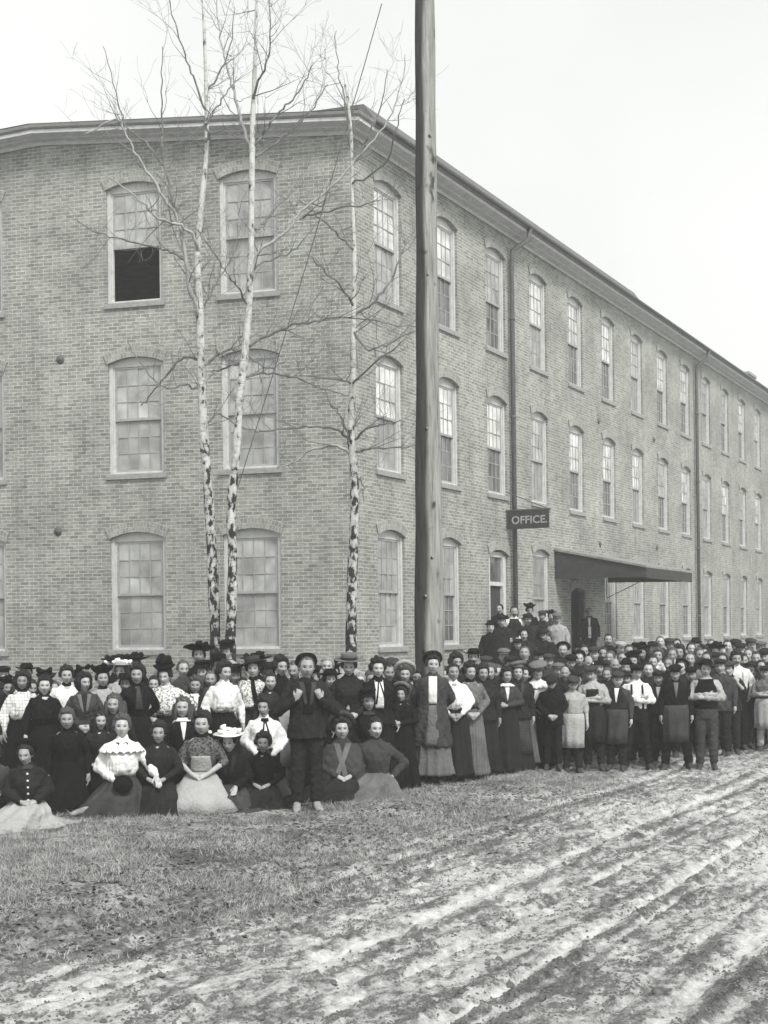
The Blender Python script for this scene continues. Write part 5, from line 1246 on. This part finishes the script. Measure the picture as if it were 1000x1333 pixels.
# ------------------------------------------------------------------ people: who stands where (photo x, top of hat or hair, depth)
GL = 'women gathered on the lawn'; GR = 'workers standing along the street'; GS = 'men and boys on the door steps'
T_ = [
# seated and kneeling in front
(-7, 968, 16.9, 'f st=sit arm=lap t=bodice:dg b=bk hair=pomp:dk x=wide_front', 'seated woman cut off by the left edge beside the girl with pale buttons'),
(36, 963, 16.0, 'f st=sit arm=lap t=ladyjacket:dk b=lg hair=bun:dk hat=beret:bk x=collar:dg,buttons:wh v=1', 'seated girl in dark buttoned jacket with wide collar and pale grey skirt'),
(89, 921, 17.0, 'f st=kneel arm=down t=bodice:bk b=bk hair=pomp:br yaw=6 v=2', 'fair haired woman kneeling upright in plain black high necked dress'),
(131, 926, 17.9, 'f st=kneel arm=clasp t=bodice:dk b=bk hair=long:dk v=1', 'girl with loose dark fringe kneeling behind the ruffled blouse woman'),
(158, 929, 16.9, 'f st=heels arm=reach t=blouse:wh b=dg hair=pomp:br x=yoke:wh,bowtie,belt,heldhat,shoeout rot=-8 v=4', 'seated woman in pale ruffled blouse with black bow holding a hat'),
(205, 938, 17.0, 'f st=heels arm=lap t=bodice:dk b=dk hair=pomp:dk yaw=0 v=3', 'blurred girl seated with clasped hands in plain dark dress'),
(262, 925, 17.2, 'f st=heels arm=lap t=bodice:gr:print b=lg hair=curly:dk sl=elbow x=apron:lg,pouch:lg,neckband v=0 rot=-6', 'kneeling woman with bare forearms and pale apron spread on the grass'),
(299, 946, 17.3, 'f st=sit arm=knees t=ladyjacket:bk b=dg hair=pomp:dk hat=flower:wh:wh x=lapels:dk v=2', 'seated woman in white flowered hat with both hands on her knees'),
(341, 953, 17.5, 'f st=sit arm=lap t=bodice:bk b=dk hair=curly:dk v=1 skin=skin_tan', 'seated black haired girl in black dress in front of the ribboned blouse'),
(342, 906, 18.2, 'f st=kneel arm=clasp t=blouse:wh b=dg hair=curly:dk x=ribbons rot=4 v=3', 'smiling woman kneeling in white blouse with crossed black ribbon'),
(445, 927, 18.1, 'f st=sit arm=lap t=shawl:dg b=dk hair=curly:dk hat=fur:bk:dg x=shawl_fold:gr v=0', 'seated woman in round fur hat and fringed grey shawl'),
(486, 934, 18.2, 'f st=sit arm=hip t=ladyjacket:dg b=gr hair=bun:dk x=neckband v=2', 'seated woman with high forehead in grey wool coat, hand on her lap'),
(482, 897, 18.8, 'f st=kneel arm=clasp t=bodice:bk b=bk hair=pomp:dk hat=sailor:bk x=collar:dg v=1', 'girl in flat dark hat behind the two seated women in shawl and coat'),
(450, 903, 18.9, 'f st=kneel arm=down t=bodice:bk b=bk hair=pomp:br v=2', 'blurred bareheaded girl behind the woman in the round fur hat'),
(238, 907, 18.0, 'f st=kneel arm=clasp t=bodice:bk b=bk hair=long:br x=collar:wh,narrow v=0 yaw=-8', 'girl with fair fringe in dark coat and white lace collar'),
(148, 903, 18.3, 'f st=kneel arm=down t=bodice:dk b=dk hair=long:br v=4', 'small blurred girl with brown hair before the grey coat woman'),
# the man in front
(397, 850, 17.0, 'm arm=lapel t=jacket:dk b=dk hair=short:dk hat=beret:bk x=wide_front:bk,lapels:dg shoe=shoe_lt v=0 pitch=-2 rot=5', 'young man gripping his open jacket lapels with round cap pushed back'),
# standing women, front row
(25, 873, 18.7, 'f arm=down t=blouse:wh:check b=bk hair=frizz:dk x=neckband,belt skin=skin_tan v=0 rot=8', 'standing woman in checked white blouse with black neckband and skirt'),
(55, 872, 18.3, 'f arm=down t=blouse:bk b=bk hair=pomp:dk hat=bow:bk x=belt v=1', 'woman in black blouse and belted black skirt with hair bow'),
(39, 884, 19.5, 'f arm=down t=bodice:gr b=bk hair=bun:dk v=2', 'pale face between the checked blouse and the black blouse'),
(84, 866, 19.3, 'f arm=down t=blouse:wh b=bk hair=pomp:dk x=neckband v=3', 'dark haired woman in plain white blouse with black scarf at the neck'),
(112, 868, 18.7, 'f arm=clasp t=ladyjacket:dg b=dk hair=frizz:dk hat=bow:bk x=lapels:gr,narrow:dk v=4', 'woman in open grey coat with bow in her wide dark hair'),
(136, 866, 19.4, 'f arm=down t=blouse:lg b=bk hair=pomp:dk hat=feather:bk x=neckband v=0', 'woman in pale blouse and black feathered hat left of the frizzy haired woman'),
(181, 864, 18.6, 'f arm=back t=bodice:bk b=bk hair=frizz:dk x=bigtie:dg v=1', 'woman with big frizzy hair in black with a large satin tie'),
(198, 880, 19.8, 'f arm=down t=blouse:lg b=bk hair=bun:dk x=neckband v=2', 'face between the frizzy haired woman and the patterned blouse'),
(219, 857, 18.9, 'f arm=hip t=blouse:wh:print b=bk hair=pomp:dk hat=plume:bk:bk x=belt v=3 rot=8', 'woman in patterned white blouse under a tall black pompom hat'),
(252, 880, 19.4, 'f arm=down t=ladyjacket:dk b=bk hair=frizz:br x=collar:wh,narrow yaw=-8 v=4', 'girl with long loose brown hair and white scarf'),
(288, 861, 18.9, 'f arm=down t=blouse:wh b=bk hair=curly:dk x=belt v=0 rot=6', 'bareheaded young woman in plain bright white blouse and black skirt'),
(329, 856, 19.5, 'f arm=waist t=blouse:wh:print b=dg hair=curly:dk hat=boater:dg:dk tilt=-12 x=neckband,scarf v=1 rot=-6', 'woman in tilted grey hat with black scarf down her flowered blouse'),
(366, 854, 19.3, 'f arm=down t=bodice:bk b=gr hair=curly:dk x=apron:lg v=2 rot=4', 'curly haired woman in black bodice and light apron behind the young man'),
(411, 867, 18.6, 'f arm=down t=ladyjacket:bk b=bk hair=bun:dk hat=cap:bk yaw=-16 v=3', 'pale profile in dark cap just right of the young man in front'),
(451, 851, 18.9, 'f arm=clasp t=ladyjacket:dk b=dk hair=pomp:dk hat=boater:gr:dk x=neckband v=4', 'broad woman in dark dress under a grey straw boater'),
(492, 856, 18.9, 'f arm=down t=ladyjacket:bk b=bk hair=curly:dk x=wide_front,ribbons,neckband v=0', 'curly haired woman with white shirtfront and black ribbons'),
(522, 888, 19.0, 'f arm=waist t=bodice:bk b=bk hair=pomp:dk hat=fur:bk:gr yaw=-6 rot=-6 v=1', 'short smiling woman in black with fur edged hat, hand across her waist'),
(560, 850, 19.7, 'f arm=back t=longcoat:dg b=gr hair=pomp:dk hat=beret:bk x=wide_front:wh,gap:gr,belt hem=.12 yaw=6 v=2 pitch=-4', 'tall woman in open long grey coat and white blouse before the pole'),
# rows behind on the left
(8, 880, 20.0, 'f arm=down t=bodice:bk b=bk hair=pomp:dk hat=feather:bk skin=skin_tan v=3', 'dark feathered hat at the left edge behind the checked blouse'),
(31, 862, 21.0, 'm arm=down t=jacket:bk hat=derby:bk v=1', 'man in black bowler hat at the back left of the crowd'),
(62, 874, 20.3, 'f arm=down t=bodice:bk hair=pomp:dk hat=feather:dk v=4', 'half hidden woman in feathered hat behind the black blouse'),
(73, 886, 20.4, 'f arm=down t=bodice:gr hair=bun:br v=0', 'faint bareheaded face left of the white blouse with black neck scarf'),
(97, 884, 20.5, 'f arm=down t=blouse:lg hair=bun:br v=1', 'faint bareheaded face right of the white blouse with black neck scarf'),
(3, 866, 20.9, 'm arm=down t=jacket:dk hat=cap:bk v=2', 'man in dark cap at the far left back row'),
(157, 858, 20.9, 'f arm=down t=blouse:lg hair=pomp:br hat=flower:lg:wh v=2', 'back row woman in pale straw hat with light trimming'),
(162, 877, 19.6, 'f arm=down t=bodice:bk hair=pomp:dk hat=boater:bk:bk skin=skin_tan v=3', 'tanned woman in black boater beside the frizzy haired woman'),
(150, 852, 21.6, 'f arm=down t=bodice:bk hair=pomp:dk hat=wide:bk u=.12 v=0', 'wide black hat against the sill left of the pale straw hat'),
(176, 850, 21.8, 'f arm=down t=bodice:bk hair=pomp:dk hat=wide:dk u=.1 v=1', 'wide dark hat against the window sill above the frizzy hair'),
(237, 859, 20.2, 'm arm=down t=jacket:dg hair=short:br v=0 yaw=16', 'brown haired man turned aside behind the pompom hat'),
(257, 836, 20.9, 'f arm=down t=bodice:bk hair=pomp:dk hat=wide:bk:bk u=.22 v=2 skin=skin_tan', 'woman standing high in a broad black plumed hat below the birch pair'),
(263, 861, 20.0, 'f arm=down t=bodice:bk hair=pomp:dk hat=sailor:bk v=1', 'woman in flat black hat below the broad plumed hat'),
(272, 873, 19.6, 'm arm=down t=jacket:dg hair=short:br v=1', 'blurred bareheaded face left of the bright white blouse'),
(297, 834, 21.0, 'f arm=down t=blouse:lg hair=bun:dk hat=sailor:bk u=.25 v=3', 'tall girl in dark sailor cap standing before the birch trunks'),
(286, 852, 20.4, 'f arm=down t=bodice:bk hair=pomp:dk hat=boater:bk:bk v=4', 'dark hat half hidden behind the bright white blouse'),
(306, 866, 19.9, 'f arm=down t=blouse:lg:print hair=bun:dk hat=sailor:bk v=0', 'girl in dark peaked cap right of the bright white blouse'),
(317, 882, 20.3, 'f arm=down t=blouse:lg hair=bun:dk v=1', 'small face in the gap left of the tilted grey hat'),
(333, 849, 21.0, 'f arm=down t=bodice:bk hair=pomp:dk hat=wide:bk:bk v=2', 'black flowered hat behind the tilted grey hat'),
(349, 863, 19.9, 'f arm=down t=bodice:bk hair=bun:dk hat=derby:dk:bk skin=skin_tan v=3', 'shaded face under a felt hat right of the tilted grey hat'),
(381, 860, 20.2, 'm arm=down t=jacket:dk hair=short:dk v=0', 'face in the gap between the curly haired woman and the young man'),
(424, 855, 20.0, 'f arm=down t=bodice:dk hair=bun:lt v=4', 'fair haired woman turned away behind the young man in front'),
(434, 860, 20.4, 'f arm=down t=bodice:bk hair=pomp:dk hat=feather:dk yaw=20 v=1', 'feathered dark hat left of the straw boater'),
(428, 872, 19.6, 'f arm=down t=bodice:bk hair=pomp:dk hat=derby:bk yaw=16 v=0', 'black hat in profile below the feathered hat'),
(456, 846, 21.4, 'm arm=down t=shirt:lg b=bk hair=bald:br v=1 h=1', 'pale face behind the straw boater at the birch trunk'),
(466, 876, 19.9, 'f arm=down t=bodice:dk hair=bun:lt v=2', 'blurred face right of the straw boater woman, nearer to her'),
(478, 873, 20.2, 'f arm=down t=bodice:gr hair=bun:br v=3', 'blurred face just left of the curly haired woman with ribbons'),
(507, 864, 20.0, 'm arm=down t=jacket:bk hair=short:dk skin=skin_tan v=1', 'dark haired face behind the curly haired woman with ribbons'),
(529, 860, 19.9, 'f arm=down t=bodice:dg hair=frizz:br hat=fur:lg:lg v=4', 'blurred woman in pale hat left of the tall long coat woman'),
(541, 871, 20.1, 'f arm=down t=ladyjacket:dk hair=pomp:dk v=0', 'dark dressed woman half hidden at the left of the long grey coat'),
(104, 872, 20.9, 'f arm=down t=bodice:bk hair=pomp:dk hat=feather:bk v=3', 'dark hat showing between the neck scarf woman and the hair bow'),
(352, 876, 19.2, 'f arm=down t=bodice:dk hair=bun:dk v=1', 'face low behind the curly haired woman in light apron'),
(513, 855, 21.0, 'm arm=down t=jacket:dk hat=cap:dg v=0', 'grey cap behind and right of the curly haired woman with ribbons'),
(209, 868, 20.3, 'f arm=down t=bodice:dk hair=frizz:lt v=0', 'fair frizzy hair just left of the pompom hat'),
(20, 892, 19.6, 'f arm=down t=bodice:dk b=bk hair=bun:dk skin=skin_tan v=0', 'shaded face low at the left edge behind the checked blouse shoulder'),
# right of the pole, front row
(592, 864, 20.0, 'f arm=clasp t=blouse:wh b=dk hair=bun:dk x=belt skin=skin_tan hem=.1 v=1 rot=14 yaw=6', 'woman in white blouse just right of the long grey coat'),
(611, 862, 20.2, 'f arm=clasp t=blouse:gr b=gr:stripe hair=curly:dk x=neckband,belt hem=.08 v=2 rot=16 yaw=8', 'woman in grey blouse and long striped skirt with clasped hands'),
(627, 864, 20.7, 'f arm=down t=ladyjacket:dk b=dk hair=pomp:dk v=3 rot=14 hem=.08', 'woman in dark coat right of the striped skirt'),
(637, 863, 21.0, 'f arm=down t=ladyjacket:dk b=dg hair=bun:br v=4 rot=12', 'middle face of the tight row right of the striped skirt'),
(647, 865, 21.2, 'f arm=down t=ladyjacket:bk b=gr hair=bun:br hem=.1 v=0 rot=12', 'woman in black jacket and light skirt left of the white ruffled collar'),
(657, 868, 21.0, 'f arm=waist t=bodice:dg b=dk hair=pomp:dk x=ruff:wh,narrow v=1 rot=14', 'woman with white ruffled collar in the tight row'),
(671, 862, 21.2, 'f arm=down t=ladyjacket:dk b=dk hair=pomp:dk hat=tam:gr x=lapels:dg,apron:dg:check v=2 rot=14', 'woman in large grey tam hat and dark coat'),
(683, 868, 21.6, 'f arm=down t=ladyjacket:dk b=gr hair=bun:dk hem=.1 v=3 rot=12', 'woman in dark coat right of the grey tam hat'),
(701, 861, 21.7, 'f arm=clasp t=blouse:wh b=bk hair=curly:br hat=tam:gr x=yoke:wh,belt pitch=24 v=4 rot=10', 'woman with bowed head and frilled white blouse'),
(718, 877, 21.4, 'm arm=clasp t=jacket:bk b=bk hat=cap:dk pitch=24 v=0 rot=8', 'bowed boy in black with hands clasped beside the white apron boy'),
(744, 879, 21.6, 'm arm=down t=shirt:lg b=dk hat=cap:dg x=apron:lg,bib:lg sl=elbow pitch=14 v=1 rot=10', 'boy in grey cap and pale apron with bare forearms'),
(773, 865, 21.9, 'm arm=cross t=shirt:lg b=dk hat=cap:dg x=apron:dk,bib:dk sl=elbow pitch=8 v=0 rot=8', 'man with folded arms in dark bib apron and soft grey cap'),
(801, 873, 21.9, 'm arm=down t=vest:dk b=dk hat=cap:dg x=apron:dg,narrow,under:dg v=1 yaw=14 pitch=6', 'worker in vest and long dark apron between two arm folders'),
(828, 864, 22.1, 'm arm=cross st=apart t=shirt:wh b=bk hat=cap:bk x=braces:bk v=0 sl=long', 'boy in white shirt and braces, arms folded, legs apart'),
(858, 872, 22.3, 'm arm=down t=vest:dk b=bk hat=cap:dk x=narrow:lg,under:dk v=1', 'worker in dark cap and vest right of the boy with braces'),
(880, 864, 22.1, 'm arm=down st=apart t=jacket:bk b=bk hat=cap:bk x=narrow:gr,apron:dg v=0 yaw=-6', 'man in glossy black cap and long black jacket over an apron'),
(902, 867, 22.5, 'm arm=down t=jacket:bk b=bk hat=cap:bk v=1', 'man in black cap partly behind the floppy hatted man'),
(919, 857, 22.1, 'm arm=cross t=vest:bk b=dg hat=slouch:bk:dk x=under:lg tilt=12 v=0 yaw=6', 'stout man in floppy black hat and vest with folded arms'),
(938, 857, 24.2, 'm arm=down t=jacket:dg b=dk hat=cap:dk v=1', 'man in dark grey coat and cap behind the floppy hatted man'),
(950, 860, 24.6, 'm arm=up t=jacket:dk b=dk hat=cap:dg sl=elbow v=0', 'man in grey cap raising one bare forearm'),
(959, 847, 25.4, 'm arm=down t=shirt:wh b=bk hair=curly:dk x=moustache,braces:lg sl=elbow v=1', 'tall moustached man in bright white shirt near the right edge'),
(976, 862, 25.6, 'm arm=back st=apart t=jacket:bk b=bk hat=cap:dk rot=150 v=0', 'man in black coat with his back turned at the right edge'),
(996, 866, 25.2, 'm arm=cross t=shirt:gr b=lg hat=cap:dk x=apron:lg sl=elbow v=1', 'man with folded arms and light trousers cut by the right edge'),
# second and third rows on the right
(592, 850, 22.0, 'f arm=down t=bodice:dk hair=curly:dk v=0', 'peaked dark hair behind the white blouse right of the pole'),
(580, 868, 21.3, 'f arm=down t=bodice:bk hair=pomp:dk v=3', 'dark haired woman hidden between the long grey coat and the white blouse'),
(617, 843, 24.5, 'm arm=down t=jacket:bk hat=derby:bk x=moustache v=1', 'moustached man in black derby above the grey blouse woman'),
(634, 853, 23.6, 'm arm=down t=jacket:dk hat=cap:dg v=0', 'grey cap above the tight row of faces'),
(643, 859, 22.6, 'm arm=down t=jacket:bk hat=cap:bk v=1', 'black cap directly above the tight row of faces'),
(654, 843, 25.8, 'm arm=down t=jacket:dk hat=cap:gr v=0', 'light grey cap at the foot of the door steps'),
(663, 853, 24.6, 'm arm=down t=jacket:dk hat=cap:dk v=1', 'boy in dark cap above the grey tam hat'),
(686, 845, 25.6, 'm arm=down t=jacket:bk hair=short:dk pitch=-14 v=1', 'bareheaded boy with raised face below the steps'),
(717, 850, 25.2, 'm arm=down t=jacket:dg hat=cap:dg v=0 yaw=14', 'man in grey cap above the bowed woman in frilled blouse'),
(731, 835, 27.5, 'm arm=down t=jacket:dk hat=beret:bk v=1', 'boy in round black hat alone against the shaded brick'),
(741, 851, 24.6, 'm arm=down t=jacket:dk hat=cap:bk v=0 yaw=10', 'young man in black cap above the pale apron boy'),
(735, 867, 22.9, 'm arm=down t=jacket:dk hair=bald:dk v=1', 'pale forehead showing behind the boy in pale apron'),
(752, 873, 22.8, 'm arm=down t=jacket:dk hat=cap:dk v=0', 'dark cap between the pale apron boy and the folded arms apron man'),
(753, 836, 28.5, 'm arm=down t=jacket:bk hat=cap:bk v=1', 'black cap below the dark doorway, leftmost of that row'),
(762, 839, 27.8, 'm arm=down t=jacket:dk hair=short:dk v=0', 'bareheaded man below the dark doorway'),
(756, 846, 25.6, 'm arm=down t=jacket:dk hat=beret:bk v=1', 'young face in round black hat above the folded arms apron man'),
(763, 853, 24.5, 'm arm=down t=jacket:dg hair=bald:dk x=moustache v=0', 'balding moustached man above the soft grey cap'),
(775, 841, 27.0, 'm arm=down t=jacket:bk hat=cap:dg x=narrow v=1', 'man in cap and white collar below the doorway'),
(786, 842, 27.2, 'm arm=down t=jacket:dk hair=short:dk x=moustache v=0', 'bearded bareheaded man right of the capped white collar'),
(781, 859, 23.8, 'm arm=down t=jacket:dk hat=derby:bk v=1', 'broad black hat just behind the soft grey cap'),
(795, 847, 25.9, 'm arm=down t=jacket:dk hair=short:br v=0', 'fair bareheaded man above the moustached bald man'),
(799, 857, 24.2, 'm arm=down t=jacket:dk hair=bald:dk x=moustache v=1', 'bald man with heavy drooping moustache'),
(808, 847, 26.2, 'm arm=down t=jacket:lg hair=short:br v=0', 'fair bareheaded man in pale jacket'),
(792, 825, 31.5, 'm arm=down t=jacket:bk hair=short:dk v=1 u=.25', 'dark haired boy raised above the crowd right of the doorway'),
(809, 834, 30.0, 'm arm=down t=jacket:lg hat=cap:lg v=0', 'pale flat cap beneath the first lit window right of the doorway'),
(813, 856, 23.9, 'm arm=down t=jacket:dk hat=bowler:bk x=moustache v=0', 'moustached man in black bowler above the vest and apron worker'),
(815, 873, 22.9, 'm arm=down t=jacket:dk hat=cap:dk v=1', 'dark cap left behind the boy with braces'),
(826, 848, 24.8, 'f arm=down t=bodice:dg hair=frizz:dk hat=tam:bk v=2', 'woman in big black tam above the boy with braces'),
(839, 836, 27.0, 'f arm=down t=bodice:bk hair=frizz:dk hat=feather:bk v=0', 'wild haired woman in dark feathered hat'),
(851, 853, 25.0, 'm arm=down t=jacket:dg hair=short:dk v=1', 'shaded face above the dark capped vest worker'),
(848, 834, 30.0, 'm arm=down t=jacket:dk hat=cap:dk v=0', 'flat dark cap just right of the wild haired woman'),
(861, 828, 31.0, 'm arm=down t=jacket:dk hair=short:dk v=1 u=.15', 'bareheaded youth standing tall in the back row'),
(872, 830, 31.5, 'm arm=down t=jacket:dg hat=cap:dg v=0', 'grey cap in the back row right of the bareheaded youth'),
(858, 843, 26.4, 'f arm=down t=blouse:wh hair=pomp:br v=1', 'left one of the two white blouses in the middle row'),
(873, 842, 26.2, 'm arm=down t=shirt:wh hair=short:dk v=1', 'man in white shirt beside the white blouse in the middle row'),
(884, 839, 26.6, 'm arm=down t=jacket:dk hair=curly:dk v=0', 'wavy haired man right of the white shirts'),
(887, 857, 24.2, 'm arm=down t=jacket:dk hat=beret:bk v=1', 'boy in round black hat above the glossy cap man'),
(896, 849, 25.2, 'm arm=down t=jacket:gr hair=short:br v=0', 'fair man in grey jacket left of the floppy hat'),
(897, 836, 29.5, 'm arm=down t=jacket:bk hair=short:dk v=1', 'dark haired man far back left of the tall hat'),
(907, 829, 31.5, 'm arm=down t=jacket:bk hat=bowler:bk v=0', 'man in tall black hat by the second downspout'),
(906, 842, 27.0, 'm arm=down t=jacket:bk hair=short:dk v=1', 'man with parted dark hair below the tall black hat'),
(917, 840, 27.3, 'm arm=down t=jacket:dg hair=curly:dk v=0', 'bareheaded man just above the floppy hat'),
(919, 848, 25.4, 'm arm=down t=jacket:dk hair=short:dk v=1', 'forehead right behind the floppy hat'),
(932, 836, 28.8, 'f arm=down t=bodice:bk hair=pomp:dk hat=wide:bk:bk v=0', 'woman in large black hat behind the grey coated man'),
(942, 850, 25.6, 'm arm=down t=jacket:dk hair=short:dk v=0', 'bareheaded man between the grey coat and the bright white shirt'),
(949, 833, 31.0, 'm arm=down t=jacket:gr hair=short:dk v=1', 'small face in the back row above the bright white shirt'),
(958, 831, 32.0, 'm arm=down t=jacket:dk hat=cap:dk v=0', 'dark cap in the back row above the bright white shirt'),
(967, 836, 29.5, 'm arm=down t=jacket:bk hat=cap:dk v=1', 'dark cap right of the bright white shirt, back row'),
(977, 830, 32.0, 'm arm=down t=jacket:dk hat=cap:dg v=0', 'grey cap under the third last ground floor window'),
(988, 834, 30.5, 'm arm=down t=shirt:wh hat=cap:gr v=1', 'man in pale shirt and cap far back at the right edge'),
(977, 843, 27.6, 'm arm=down t=jacket:dk hair=short:br v=0', 'bareheaded man above the turned black coat'),
(987, 848, 26.6, 'm arm=down t=jacket:bk hair=short:dk v=1', 'dark haired man above the right edge arm folder'),
(998, 843, 27.8, 'm arm=down t=jacket:dk hat=cap:dk v=0', 'dark cap touching the right edge of the photo'),
(966, 851, 25.9, 'm arm=down t=jacket:dg hair=short:dk v=0', 'man close behind the right shoulder of the bright white shirt'),
(989, 859, 25.9, 'm arm=down t=jacket:dk hair=short:dk v=1', 'shaded face between the turned back and the right edge'),
(703, 846, 26.6, 'm arm=down t=jacket:bk hat=cap:bk v=0', 'black cap at the right foot of the door steps'),
(696, 858, 23.6, 'f arm=down t=bodice:bk hair=pomp:dk v=4', 'dark haired woman behind the bowed woman in frilled blouse'),
(727, 862, 23.4, 'm arm=down t=jacket:dk hat=cap:gr v=0', 'light cap behind the bowed boy in black'),
(790, 868, 23.0, 'm arm=down t=jacket:dk hair=short:br v=0', 'pale bareheaded face left behind the vest and apron worker'),
(843, 862, 23.3, 'm arm=down t=jacket:dk hair=short:dk v=1', 'dark haired man right behind the boy with braces'),
(869, 855, 24.4, 'm arm=down t=jacket:bk hair=short:br v=0', 'face left of the boy in round black hat'),
(770, 875, 23.3, 'm arm=down t=jacket:dg hair=short:br yaw=-10 v=0', 'small pale face at the shoulder of the folded arms apron man'),
(929, 848, 26.2, 'm arm=down t=jacket:dk hat=cap:dk v=1', 'dark cap directly right of the floppy hat'),
(818, 839, 29.0, 'm arm=down t=jacket:dg hair=short:dk v=1', 'dark haired man under the window, left of the black tam'),
(940, 840, 28.8, 'm arm=down t=jacket:gr hair=short:br v=1', 'fair man beside the large black hat'),
(880, 831, 32.5, 'm arm=down t=jacket:bk hair=short:dk v=1', 'dark head in the back row above the wavy haired man'),
(829, 836, 31.5, 'm arm=down t=jacket:dk hat=cap:dk v=1', 'small dark cap left of the wild haired woman'),
(924, 832, 32.5, 'm arm=down t=jacket:gr hair=short:br v=0', 'small face right of the second downspout'),
]
for x, y, Y, sp, lb in T_:
    g_ = GL if x < 575 else GR; person(x, y, Y, sp, lb, 'woman' if sp[0] == 'f' else ('boy' if ' boy' in ' ' + lb or 'youth' in lb else 'man'), g_)
def stepz(q): return 1.08 if q < 1.1 else max(0, 1.08 - .18 * (math.floor((q - 1.1) / .3) + 1))
S_ = [
(652, 786, 35.2, 'm arm=down t=jacket:bk hair=short:dk yaw=-14 v=0', 'bareheaded man on the top step against the street door'),
(670, 789, 35.4, 'm arm=clasp t=vest:dk hair=short:dk x=under:wh,tie,moustache v=1', 'moustached man in vest, tie and white sleeves on the top step'),
(688, 785, 35.8, 'f arm=down t=bodice:bk hair=pomp:dk hat=feather:bk v=2', 'woman in feathered hat beside the man in white sleeves'),
(655, 800, 34.6, 'm arm=down t=jacket:dk hat=cap:bk v=1', 'man in black cap below the bareheaded man at the door'),
(688, 798, 34.8, 'm arm=down t=jacket:dk hat=cap:dk v=0', 'man in cap directly below the feathered hat'),
(640, 807, 34.2, 'm arm=down t=jacket:bk hat=bowler:bk v=0', 'man in black bowler and overcoat leftmost on the steps'),
(705, 794, 35.2, 'm arm=down t=jacket:dk hat=cap:dg v=1', 'man in grey cap and dark coat high at the right of the steps'),
(717, 793, 35.6, 'm arm=down t=jacket:dg hat=feather:bk v=0', 'man in dark crushed hat near the right end of the steps'),
(726, 797, 35.8, 'm arm=down t=shirt:lg hat=cap:gr yaw=14 v=1', 'boy in pale shirt at the right end of the steps'),
(697, 813, 34.0, 'm arm=down t=jacket:dg hat=cap:dk v=0', 'boy in dark cap and grey jacket halfway up the steps'),
(684, 817, 33.6, 'm arm=down t=jacket:dk hat=beret:bk v=1', 'boy with round hat pushed back halfway up the steps'),
(662, 827, 33.4, 'm arm=down t=jacket:bk hair=short:dk v=0', 'dark dressed boy low in the middle of the steps'),
(671, 806, 34.4, 'm arm=down t=jacket:bk hair=short:dk v=1', 'dark haired man between the cap and the round hat on the steps'),
(650, 820, 33.6, 'm arm=down t=jacket:bk hat=cap:bk v=0', 'boy in black cap in front of the bowler man on the steps'),
(708, 818, 33.8, 'm arm=down t=jacket:bk hat=cap:dk v=1', 'boy in dark cap low at the right of the steps'),
(676, 831, 32.8, 'm arm=down t=jacket:bk hat=cap:bk v=0', 'boy in black cap on the lowest step'),
(714, 826, 33.2, 'm arm=down t=jacket:dk hair=short:dk v=0', 'bareheaded boy at the lower right of the steps'),
]
for x, y, Y, sp, lb in S_: person(x, y, Y, sp, lb, 'woman' if sp[0] == 'f' else ('boy' if 'boy' in lb else 'man'), GS, stepz)
pd = CORNER + DR * (ucs_right[4] + .1) + NR * .75
o_ = person(768, 791, pd.y, 'm arm=down t=jacket:bk hair=short:dk x=front:wh,lapels skin=skin_tan v=0 u=.97', 'man in dark jacket and white shirt alone in the doorway under the canopy', 'man')
assert len(set(p[0] for p in PEOPLE)) == len(PEOPLE), 'labels'
for p in PEOPLE:
    if not 4 <= len(p[0].split()) <= 16: print('LABEL LEN', p[0])
print('people', len(PEOPLE), 'bodies', len(_body), 'tops', len(_top))
# plank bench that lifts the tall figures at the back of the lawn
c = at_depth(278, 850, 21.0)
bn = empty('plank_bench', (c.x, 21.05, 0), 0, 'low plank bench under the women standing high before the birch pair', 'bench')
mb = MB(); mb.box(-.8, .8, -.17, .17, .16, .2); mb.build('seat', M['plank'], bn)
for sx in (-.6, .6): mb = MB(); mb.box(sx - .04, sx + .04, -.15, .15, -.05, .158); mb.build('leg', M['plank'], bn)
HAZE = 0.0028
# ------------------------------------------------------------------ haze
hb = MB(); hb.box(-60, 70, -3, 110, -1.2, 16.5)
m = bpy.data.materials.new('haze'); m.use_nodes = True; nt = m.node_tree; nt.nodes.clear()
o_ = nt.nodes.new('ShaderNodeOutputMaterial'); v_ = nt.nodes.new('ShaderNodeVolumePrincipled')
v_.inputs['Color'].default_value = (.97, .99, .97, 1); v_.inputs['Density'].default_value = HAZE; v_.inputs['Anisotropy'].default_value = 0.2
nt.links.new(v_.outputs[0], o_.inputs['Volume'])
hz = hb.build('haze', m); tag(hz, 'pale even mist of air in front of the far facade', 'haze', kind='stuff')
